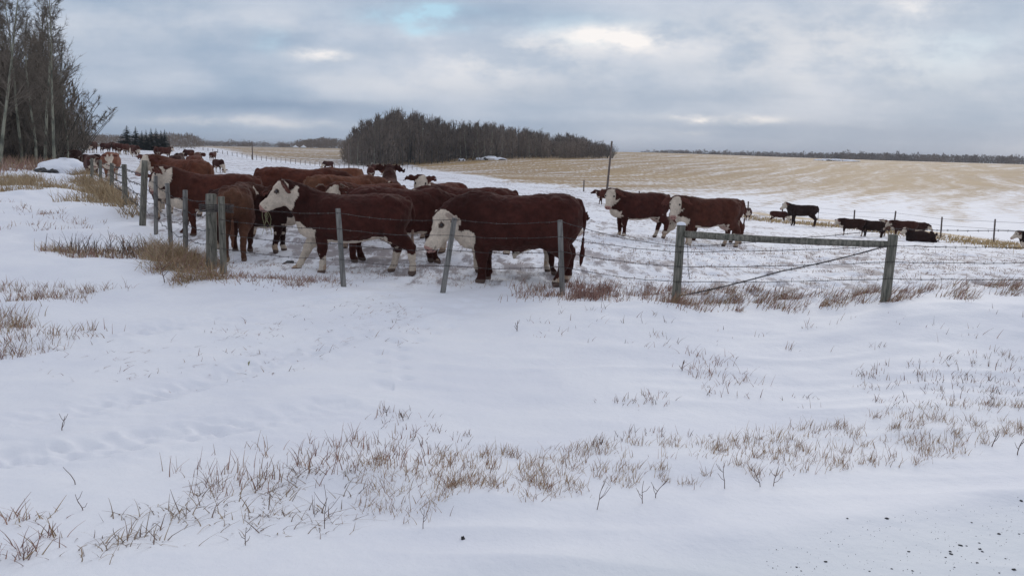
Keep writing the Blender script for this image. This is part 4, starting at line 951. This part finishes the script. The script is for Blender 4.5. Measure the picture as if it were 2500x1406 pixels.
for u, vt, vb, wd, lb in ((318, 306, 360, 2.1, 'broadest dark spruce at the left of the spruce row'), (339, 308, 360, 1.2, 'tall pointed spruce beside the broadest one'), (354, 318, 360, 1.2, 'shortest spruce, third in the row'), (364, 316, 361, 1.0, 'thin spruce, fourth in the row'),
        (376, 312, 361, 1.1, 'spruce in the middle of the row with a sharp tip'), (388, 312, 361, 1.2, 'spruce with ragged shoulders, sixth in the row'), (400, 317, 362, 1.1, 'small spruce left of the pale pole'), (409, 315, 362, 1.2, 'rightmost spruce, right behind the pale pole'), (225, 320, 358, 1.0, 'lone little spruce above the far left cattle')):
    d = 190; x, y = toxy(u, d); z = float(zt(x, y)); r_ = ray(u, vt); top = H + r_[2] / math.hypot(r_[0], r_[1]) * d; sc_ = (top - z) / 10
    ms = random.choice(SPR); o = place_tree(ms, (x, y, z), sc_, random.uniform(0, 6), lb, 'spruces on the skyline', 'spruce_tree'); o.scale = (sc_ * wd, sc_ * wd, sc_)

# ---- grain bins
for u, lb in ((723.5, 'left one of two round steel grain bins with a snowy cone roof'), (743, 'right one of two round steel grain bins with a snowy cone roof')):
    d = 430; x, y = toxy(u, d); z = float(zt(x, y)) - .3; o = empty('grain_bin', (x, y, z)); tag(o, lb, 'grain bin', 'grain bins at the far farm'); R0 = 6.6 * d / F
    th = np.arange(24) * math.tau / 24; zt_ = H + ray(u, 360)[2] / math.hypot(*ray(u, 360)[:2]) * d - z
    V = []; rings = [(R0 * (1 + .012 * (i % 2)), zt_ * i / 12) for i in range(13)]
    for r, zz in rings: V += [(r * math.cos(a), r * math.sin(a), zz) for a in th]
    Q = [[i * 24 + j, i * 24 + (j + 1) % 24, (i + 1) * 24 + (j + 1) % 24, (i + 1) * 24 + j] for i in range(12) for j in range(24)]
    link('wall', mesh_np('wall', V, Q, mat=M_BIN), o)
    V = []
    for r, zz in ((R0 * 1.06, zt_ - .02), (R0 * 1.05, zt_ + .06), (R0 * .18, zt_ + R0 * .62), (R0 * .15, zt_ + R0 * .72), (.02, zt_ + R0 * .74)): V += [(r * math.cos(a), r * math.sin(a), zz) for a in th]
    link('roof', mesh_np('roof', V, [[i * 24 + j, i * 24 + (j + 1) % 24, (i + 1) * 24 + (j + 1) % 24, (i + 1) * 24 + j] for i in range(4) for j in range(24)], mat=M_SNOWCAP), o)

# ---- snow-capped piles
def dome(name, p, rx, ry, h, m, seed, amp=.15, zmin=-.2):
    n, k = 14, 30; V = []
    for i in range(n + 1):
        e = zmin + (1 - zmin) * i / n; e = min(e, 1)
        for j in range(k):
            a = j * math.tau / k; r = math.sqrt(max(1 - max(e, 0)**2, 0)) * (1 + (0 if e > 0 else -.1 * -e)); q = 1 + amp * float(vn3(np.array([math.cos(a) * 1.6 + seed]), np.array([math.sin(a) * 1.6]), np.array([e * 2.2]))[0]) + amp * .4 * float(vn3(np.array([math.cos(a) * 5 + seed]), np.array([math.sin(a) * 5]), np.array([e * 6]))[0])
            V.append((r * rx * q * math.cos(a), r * ry * q * math.sin(a), e * h * q))
    Q = [[i * k + j, i * k + (j + 1) % k, (i + 1) * k + (j + 1) % k, (i + 1) * k + j] for i in range(n) for j in range(k)]
    return mesh_np(name, V, Q, mat=m)
p = hit(163, 419); o = empty('brush_pile', p); tag(o, 'low round pile capped with thick snow, dark gap showing beneath, by the near grove', 'pile')
sc_ = math.hypot(p[0], p[1]) / F
q = link('snow_cap', dome('snow_cap', p, 54 * sc_, 1.3, 27 * sc_, M_SNOWCAP, 5, .22, -.15), o)
link('base', dome('base', p, 17 * sc_, .5, 9 * sc_, M_ROCK, 2, .4), o, (-22 * sc_, -1.02, .02)); link('base', dome('base', p, 9 * sc_, .4, 7 * sc_, M_ROCK, 4, .4), o, (-2 * sc_, -1.15, .0))
def rockpile(label, u, v, wpx, hpx, seed):
    x, y = toxy(u, 205 if u < 1400 else 420); random.seed(seed); b = hit0(u, v); x, y = toxy(u, min(b, 300 if u < 1400 else 520)); z = float(zt(x, y)); d = math.hypot(x, y); s_ = d / F
    o = empty('stone_pile', (x, y, z)); tag(o, label, 'stone pile')
    for k in range(11):
        dx = random.uniform(-1, 1); w_ = random.uniform(.10, .22) * wpx * s_; hq = hpx * s_ * (1.1 - .5 * abs(dx)) * random.uniform(.6, 1)
        c = (dx * wpx * .5 * s_, random.uniform(-1, 1) * wpx * .2 * s_, 0)
        if k % 3 == 0: link('stone', dome('stone', 0, w_ * .7, w_ * .7, hq * .8, M_ROCK, k, .3), o, (c[0], c[1] - w_ * .8, 0))
        link('snow_heap', dome('snow_heap', 0, w_, w_, hq, M_SNOWCAP, k + 9, .3), o, c)
rockpile('snow-covered stone pile at the foot of the bluff', 1195, 390.5, 62, 9, 2)
rockpile('smaller snowy heap left of the stone pile by the bluff', 1124, 393, 18, 6, 3)
rockpile('long low snowy stone pile on the right-hand skyline', 2030, 393, 80, 5, 4)

# ------------------------------------------------------------------ dry grass, weeds, stones
def blades(name, label, roots, hts, seed, lean=(.25, 0), spread=.35, w=.0035, pal=None, cat='grass', curl=.5, kind='stuff', up=1.0, col_=None):
    R_ = np.random.RandomState(seed); N = len(roots); hts = np.resize(hts, N); a = R_.uniform(0, 6.28, N)
    D = np.c_[np.cos(a) * spread * R_.rand(N) + lean[0], np.sin(a) * spread * R_.rand(N) + lean[1], np.full(N, up)]; D /= np.linalg.norm(D, axis=1)[:, None]
    bend = np.c_[np.cos(a + R_.normal(0, .6, N)), np.sin(a + R_.normal(0, .6, N)), -R_.uniform(.1, 1.0, N)] * (curl * R_.rand(N))[:, None] + np.array([lean[0], lean[1], 0]) * .5
    th = R_.uniform(-.8, .8, N); S = np.c_[np.cos(th), np.sin(th), np.zeros(N)]
    n = 4; V = []
    for i in range(n):
        t = i / (n - 1); P = roots + D * (hts * t)[:, None] + bend * (hts * t * t)[:, None]; ww = (w * R_.uniform(.7, 1.5, N) if i == 0 else ww); wi = ww * (1 - .75 * t)
        V += [P - S * wi[:, None], P + S * wi[:, None]]
    V = np.stack(V, 1).reshape(-1, 3); b = np.arange(N)[:, None] * 2 * n
    Q = np.concatenate([b + np.array([2 * i, 2 * i + 1, 2 * i + 3, 2 * i + 2]) for i in range(n - 1)])
    pal = np.array(pal if pal is not None else [(.36, .245, .155), (.44, .32, .21), (.25, .155, .11), (.50, .39, .27), (.31, .18, .125)])
    c = pal[R_.randint(0, len(pal), N)] * R_.uniform(.7, 1.2, (N, 1)); c = np.repeat(c, 2 * n, 0)
    o0 = roots.mean(0); me = mesh_np(name, V - o0, Q, mat=M_GRASS, col=c, smooth=False); o = link(name, me, None, o0)
    tag(o, label, cat, kind=kind); return o
def in_poly(P, poly):
    x, y = P[:, 0], P[:, 1]; ins = np.zeros(len(P), bool); j = len(poly) - 1
    for i in range(len(poly)):
        xi, yi = poly[i]; xj, yj = poly[j]; c = ((yi > y) != (yj > y)) & (x < (xj - xi) * (y - yi) / (yj - yi + 1e-9) + xi); ins ^= c; j = i
    return ins
def scatter(outline, n, seed, clump=0, cs=.1, thr=None):
    """n ground points inside the area whose seen outline is given; clump>0: grouped in clumps"""
    poly = np.array([gxy(u, v) for u, v in outline]); lo, hi = poly.min(0), poly.max(0); R_ = np.random.RandomState(seed); out = []
    need = clump or n; P = np.zeros((0, 2))
    while len(P) < need:
        q = R_.uniform(lo, hi, (need * 4, 2)); q = q[in_poly(q, poly)]
        if thr is not None: q = q[vn2(q[:, 0] / thr[0] + seed, q[:, 1] / thr[0]) + .5 * vn2(q[:, 0] / thr[0] * 3, q[:, 1] / thr[0] * 3 + seed) > thr[1]]
        P = np.r_[P, q]
    P = P[:need]
    if clump: i = R_.randint(0, clump, n); P = P[i] + R_.normal(0, 1, (n, 2)) * (cs * R_.uniform(.4, 1.6, clump))[i][:, None]
    return np.c_[P, zg(P[:, 0], P[:, 1]) - .012]
RB = [(.29, .165, .135), (.37, .235, .185), (.23, .135, .115), (.44, .33, .26), (.35, .25, .18)]
TAN = [(.38, .29, .175), (.44, .345, .22), (.30, .215, .125), (.34, .235, .13)]
DARKW = [(.10, .07, .055), (.15, .10, .08), (.20, .15, .11)]
rr = np.random.RandomState(99)
def H_(n, a, b): return rr.uniform(a, b, n)
VERGE_R = [(1050, 1110), (1300, 1085), (1650, 1065), (1900, 1040), (2200, 1010), (2560, 990), (2560, 1075), (2300, 1120), (2050, 1150), (1750, 1175), (1500, 1190), (1180, 1215), (1040, 1190)]
R0_ = scatter(VERGE_R, 3900, 1, 300, .038); blades('dry_grass', 'tan dry grass poking through snow along the right verge', R0_, H_(4200, .03, .115), 1, (.12, 0), .6, .0019)
R0_ = scatter([(820, 1140), (1100, 1150), (1400, 1140), (1420, 1215), (1100, 1240), (880, 1250)], 1000, 2, 34, .055); blades('dry_grass', 'brown grass clumps in the middle of the verge', R0_, H_(1300, .03, .11), 2, (.1, 0), 1.1, .002)
R0_ = scatter([(180, 1330), (280, 1250), (430, 1210), (560, 1160), (760, 1150), (860, 1200), (820, 1290), (560, 1300), (420, 1330), (200, 1390)], 520, 3, 70, .05); blades('dry_grass', 'coarse broken grass blades at the lower left verge', R0_, H_(620, .04, .15), 3, (.1, 0), 1.6, .0030, curl=1.1, pal=[(.30, .22, .15), (.20, .14, .11), (.38, .29, .20), (.24, .17, .13)])
R0_ = scatter([(-60, 1210), (130, 1200), (130, 1400), (-60, 1400)], 120, 4, 8, .05); blades('dry_grass', 'brown dry grass at the bottom left corner', R0_, H_(160, .05, .15), 4, (0, 0), 1.2, .003, pal=TAN[2:] + RB[:3])
R0_ = scatter([(380, 1110), (1000, 1070), (1100, 1160), (780, 1200), (460, 1220)], 420, 5, 110, .035); blades('dry_grass', 'thin brown stalks scattered above the verge', R0_, H_(420, .04, .16), 5, (.0, 0), .5, .0026, pal=RB)
R0_ = scatter([(900, 1010), (1300, 1000), (1700, 940), (2560, 860), (2560, 1010), (1900, 1045), (1500, 1080), (950, 1110)], 900, 6, 300, .04, (1.0, -.05)); blades('dry_grass', 'sparse dark stubble on the snow above the right verge', R0_, H_(900, .03, .10), 6, (.05, 0), .5, .0028, pal=DARKW + RB)
R0_ = scatter([(1640, 860), (1850, 880), (1900, 960), (1760, 970), (1650, 920)], 130, 7, 18, .07); blades('dry_grass', 'small brown weed patch below the left brace post', R0_, H_(130, .05, .16), 7, (.1, 0), .8, .003, pal=RB)
R0_ = scatter([(1230, 690), (1400, 690), (1640, 700), (1640, 755), (1420, 738), (1260, 735)], 1300, 8, 60, .085); blades('dry_grass', 'reddish grass along the fence foot left of the brace', R0_, H_(1300, .03, .17), 8, (.10, 0), .45, .0042, pal=RB)
R0_ = scatter([(1400, 700), (1480, 700), (1490, 742), (1400, 740)], 360, 9, 7, .10); blades('dry_grass', 'dense dark red tuft right of the last grey stake', R0_, H_(500, .08, .26), 9, (.1, 0), .5, .005, pal=RB[:3])
R0_ = scatter([(1630, 705), (1830, 712), (2150, 715), (2150, 752), (1850, 758), (1640, 768)], 2000, 10, 62, .095); blades('dry_grass', 'brown grass leaning right along the foot of the brace', R0_, H_(2000, .04, .20), 10, (.35, 0), .4, .0042, pal=RB + TAN[2:])
R0_ = scatter([(2150, 710), (2560, 700), (2560, 745), (2150, 752)], 850, 11, 34, .10); blades('dry_grass', 'wind-bent grass right of the second brace post', R0_, H_(850, .05, .22), 11, (.5, 0), .4, .004, pal=RB + TAN[2:])
R0_ = scatter([(380, 640), (450, 620), (500, 625), (570, 660), (560, 690), (430, 700), (380, 680)], 2300, 12, 60, .085); blades('dry_grass', 'dense tangled brown grass at the corner post', R0_, H_(4200, .10, .34), 12, (-.05, -.1), 1.1, .0042, pal=RB[:2] + TAN + TAN[2:], curl=1.1)
R0_ = scatter([(340, 612), (420, 605), (450, 640), (380, 645)], 1300, 13, 26, .11); blades('dry_grass', 'fluffy tan grass at the foot of the thin stakes', R0_, H_(2200, .15, .42), 13, (-.1, 0), .9, .0045, pal=TAN + RB[3:], curl=.9)
R0_ = scatter([(100, 618), (360, 608), (360, 634), (110, 632)], 1000, 14, 60, .09); blades('dry_grass', 'low brown grass on the snow ledge at the left', R0_, H_(1900, .05, .22), 14, (0, 0), .7, .0045, pal=RB + TAN)
R0_ = scatter([(150, 612), (350, 604), (350, 628), (150, 628)], 120, 15, 40, .08); blades('dry_weeds', 'dark seed heads above the snow ledge', R0_, H_(120, .2, .42), 15, (0, 0), .4, .0065, pal=DARKW[:1], cat='weeds')
R0_ = scatter([(560, 672), (830, 690), (830, 705), (700, 712), (520, 690)], 900, 16, 50, .10); blades('dry_grass', 'short reddish grass just right of the corner post', R0_, H_(900, .03, .14), 16, (.1, 0), 1.0, .004, pal=RB)
R0_ = scatter([(-60, 690), (330, 690), (340, 800), (80, 880), (-60, 900)], 1100, 17, 150, .07, (1.0, 0)); blades('dry_grass', 'sparse brown stalks on the snow at mid left', R0_, H_(1100, .04, .17), 17, (.05, 0), .6, .0034, pal=RB + TAN[2:])
R0_ = scatter([(-60, 780), (90, 770), (90, 850), (-60, 880)], 500, 18, 22, .10); blades('dry_grass', 'thicker stalks at the left edge', R0_, H_(500, .06, .22), 18, (.1, 0), .6, .0035, pal=RB + TAN)
R0_ = scatter([(-60, 430), (90, 440), (330, 505), (310, 520), (200, 500), (60, 470), (-60, 470)], 2500, 19, 120, .20, (1.2, .1)); blades('tall_grass', 'tan tall grass among snow below the grove', R0_, H_(5200, .12, .42), 19, (-.1, 0), .7, .009, pal=TAN)
R0_ = scatter([(170, 440), (240, 440), (320, 500), (330, 540), (240, 500)], 2300, 20, 46, .17); blades('tall_grass', 'dense brown grass bank along the side fence', R0_, H_(3800, .15, .5), 20, (-.2, 0), .8, .009, pal=TAN + [(.26, .18, .11)])
R0_ = scatter([(-60, 385), (130, 396), (180, 415), (60, 425), (-60, 425)], 2300, 21, 100, .4); blades('tall_grass', 'rusty grass under the trees of the near grove', R0_, H_(3600, .3, .8), 21, (0, 0), .5, .018, pal=RB + TAN[2:])
R0_ = scatter([(0, 500), (300, 540), (340, 590), (0, 560)], 300, 22, 40, .12); blades('dry_grass', 'thin stalks on the clean snow left of the side fence', R0_, H_(300, .05, .16), 22, (.1, 0), .6, .005, pal=RB)
R0_ = scatter([(560, 640), (1640, 650), (2560, 640), (2560, 700), (1700, 705), (1250, 700), (900, 705), (600, 665)], 7500, 23, 1500, .07, (1.6, -.25)); blades('pasture_stubble', 'reddish stubble tufts in the trampled snow inside the fence', R0_, H_(4200, .015, .07), 23, (.05, 0), 1.2, .004, pal=RB)
R0_ = scatter([(1300, 560), (2560, 615), (2560, 650), (1640, 650), (1000, 600)], 5000, 24, 1300, .10, (1.6, -.25)); blades('pasture_stubble', 'reddish stubble tufts farther inside the pasture', R0_, H_(3000, .02, .08), 24, (.05, 0), 1.2, .007, pal=RB)
R0_ = scatter([(100, 820), (420, 830), (700, 760), (960, 720), (1100, 800), (820, 900), (500, 960), (120, 940)], 900, 25, 260, .05); blades('broken_stalks', 'broken stalks lying on the churned snow at mid left', R0_, H_(900, .03, .13), 25, (.3, 0), 1.4, .0038, pal=DARKW + RB, up=.22)
R0_ = scatter([(1230, 740), (1700, 780), (2560, 760), (2560, 850), (1700, 870), (1250, 820)], 160, 26, 60, .05); blades('dry_grass', 'few thin stalks on the clean drift below the brace', R0_, H_(160, .03, .14), 26, (.1, 0), .7, .003, pal=DARKW + RB)
R0_ = scatter([(1800, 521), (2060, 549), (2300, 577), (2560, 606), (2560, 622), (2300, 588), (2000, 553), (1800, 530)], 3600, 27, 420, .35); blades('golden_grass', 'strip of golden uncut grass along the far right fence', R0_, H_(6000, .10, .28), 27, (.1, 0), .5, .018, pal=[(.46, .33, .17), (.40, .27, .14), (.52, .40, .22)])

def twig(label, u, v, hpx, lean, seed, group=None, w=2.2, forks=3, name='weed_stalk'):
    p = hit(u, v); d = math.hypot(p[0], p[1]); s_ = d / F; R_ = np.random.RandomState(seed); L = hpx * s_; parts = []
    P = [np.zeros(3)]; dr = np.array([lean, R_.uniform(-.1, .1), 1.]); dr /= np.linalg.norm(dr)
    for i in range(6): dr = dr + R_.normal(0, .10, 3); dr /= np.linalg.norm(dr); P.append(P[-1] + dr * L / 6)
    r = w * s_ / 2; P0 = np.array(P); P0[0] -= [0, 0, .03]; parts.append(path_tube(P0, np.linspace(r, r * .5, 7), 5))
    for k in range(forks):
        i = R_.randint(1, 5); q = P[i]; dd_ = np.array([R_.choice([-1, 1]) * R_.uniform(.4, 1.0), R_.uniform(-.4, .4), R_.uniform(.3, 1.1)]); dd_ /= np.linalg.norm(dd_)
        parts.append(path_tube([q, q + dd_ * L * .2, q + dd_ * L * R_.uniform(.3, .45) + [0, 0, .02]], [r * .7, r * .55, r * .4], 4))
    V, Q, T = merge(parts); n = len(V); o = link(name, mesh_np(name, V, Q, T, M_GRASS, col=np.tile([.13, .085, .07], (n, 1)) * np.random.RandomState(seed).uniform(.8, 1.2)), None, p); tag(o, label, 'weed', group)
WG = 'bare weed stalks standing on the verge'
for a in (('tall thin weed stalk leaning right, longest on the verge', 1456, 1243, 92, .35, 1), ('lone straight weed stalk in clean snow at lower left', 185, 1182, 50, -.18, 2), ('upright weed stalk left of the middle grass clumps', 792, 1290, 118, .10, 3),
          ('short dark twig standing near the small black stone', 1033, 1290, 50, -.12, 4), ('three-forked weed on the right verge', 1770, 1192, 62, -.12, 5), ('leaning weed with curled brown foot', 1570, 1228, 60, -.4, 6),
          ('short single stalk left of the forked weed', 1600, 1215, 55, .12, 7), ('weed forking widely at the snow edge, right verge', 1888, 1186, 50, .3, 8), ('branched weed between the two forked ones', 1858, 1188, 62, .05, 9),
          ('spidery weed on the snow at lower left', 205, 1245, 42, -.7, 10), ('dark seed-headed weed in front of the lower left grass', 600, 1330, 52, -.1, 11), ('bent weed standing in the empty snow at the left', 150, 1050, 34, .3, 12),
          ('curved twig on the smooth snow below the brace', 1665, 905, 24, .1, 13), ('small forked twig above the middle verge', 945, 1015, 26, -.3, 14), ('twin twig right of the small forked one', 985, 1027, 22, -.1, 15),
          ('drooping weed at the drift below the fence', 1262, 808, 26, -.2, 16), ('weed tuft at the lower right edge', 2484, 1110, 40, .1, 17), ('weed leaning right on the lower right verge', 2420, 1090, 36, .4, 18),
          ('twig rising from the snow below the corner posts', 402, 690, 46, -.05, 19)):
    twig(*a, group=WG, forks=3 if 'straight' not in a[0] else 0)
def stone(label, u, v, wpx, seed, group=None, m=M_ROCK, name='stone', cat='stone', flat=.6):
    p = hit(u, v); s_ = math.hypot(p[0], p[1]) / F; w_ = wpx * s_ / 2; o = link(name, dome(name, 0, w_, w_ * .9, w_ * flat * 2, m, seed, .45, -.3), None, p - [0, 0, w_ * .1]); o.rotation_euler = (0, 0, seed * 1.7); tag(o, label, cat, group)
stone('single small black stone on the snowy road edge', 1130, 1315, 11, 1)
random.seed(8)
for k, (u, v) in enumerate([(2069, 1265), (2165, 1265), (2372, 1275), (2439, 1303), (2488, 1303), (2391, 1325), (2345, 1331), (2360, 1332), (2392, 1340), (2398, 1346), (2219, 1346), (2320, 1346), (2309, 1360), (2322, 1352), (2455, 1363), (2386, 1373), (2330, 1384), (2177, 1388), (2228, 1393), (2016, 1371), (1945, 1384), (1956, 1393), (2123, 1394), (2475, 1390), (2440, 1398), (2493, 1222)]):
    stone('dark gravel chip scattered on the snowy road, lower right', u, v, random.uniform(4, 9), k + 3, 'gravel chips on the snowy road', flat=.3, name='gravel_chip', cat='gravel chip')
stone('black frozen dung pat behind the striding cow\'s forefoot', 708, 642, 34, 40, None, name='dung_pat', cat='dung', flat=.16)
tl = link('leaf', mesh_np('leaf', np.array([(0, 0, 0), (.012, 0, .02), (.016, .004, .045), (-.004, .003, .03)]) * 1.2, [[0, 1, 2, 3]], mat=M_HAY), None, hit(606, 893)); tag(tl, 'tiny yellow leaf lying on the smooth snow', 'leaf')

G2 = scatter([(1850, 1330), (2200, 1240), (2560, 1200), (2560, 1440), (1900, 1440)], 420, 77)
def grit():
    R_ = np.random.RandomState(5); n = len(G2); r = R_.uniform(.001, .0034, n); T0 = np.array([(1, 0, 0), (-.5, .87, 0), (-.5, -.87, 0), (0, 0, 1)]); V = (G2[:, None] + [0, 0, .012] + T0[None] * r[:, None, None] * R_.uniform(.6, 1.4, (n, 4, 1))).reshape(-1, 3)
    T = np.concatenate([np.arange(n)[:, None] * 4 + np.array(t) for t in ((0, 1, 3), (1, 2, 3), (2, 0, 3))]); o0 = V.mean(0)
    tag(link('grit', mesh_np('grit', V - o0, None, T, M_ROCK, smooth=False), None, o0), 'fine grit frozen into the snowy road', 'grit', kind='stuff')
grit()
# ------------------------------------------------------------------ air
def haze():
    X0, X1, Y0, Y1, Z0, Z1 = -5300, 5300, -5300, 5300, -12, 32
    V = [(x, y, z) for z in (Z0, Z1) for x, y in ((X0, Y0), (X1, Y0), (X1, Y1), (X0, Y1))]
    Q = [[3, 2, 1, 0], [4, 5, 6, 7], [0, 1, 5, 4], [1, 2, 6, 5], [2, 3, 7, 6], [3, 0, 4, 7]]
    m = bpy.data.materials.new('haze'); m.use_nodes = True; t = m.node_tree; t.nodes.clear(); o = t.nodes.new('ShaderNodeOutputMaterial'); v = t.nodes.new('ShaderNodeVolumePrincipled')
    v.inputs['Color'].default_value = (.80, .86, .95, 1); v.inputs['Density'].default_value = HAZE; t.links.new(v.outputs[0], o.inputs['Volume'])
    ob = link('haze', mesh_np('haze', V, Q, mat=m, smooth=False)); tag(ob, 'thin cold air paling the far woods', 'haze', kind='stuff')
HAZE = .00022
haze()
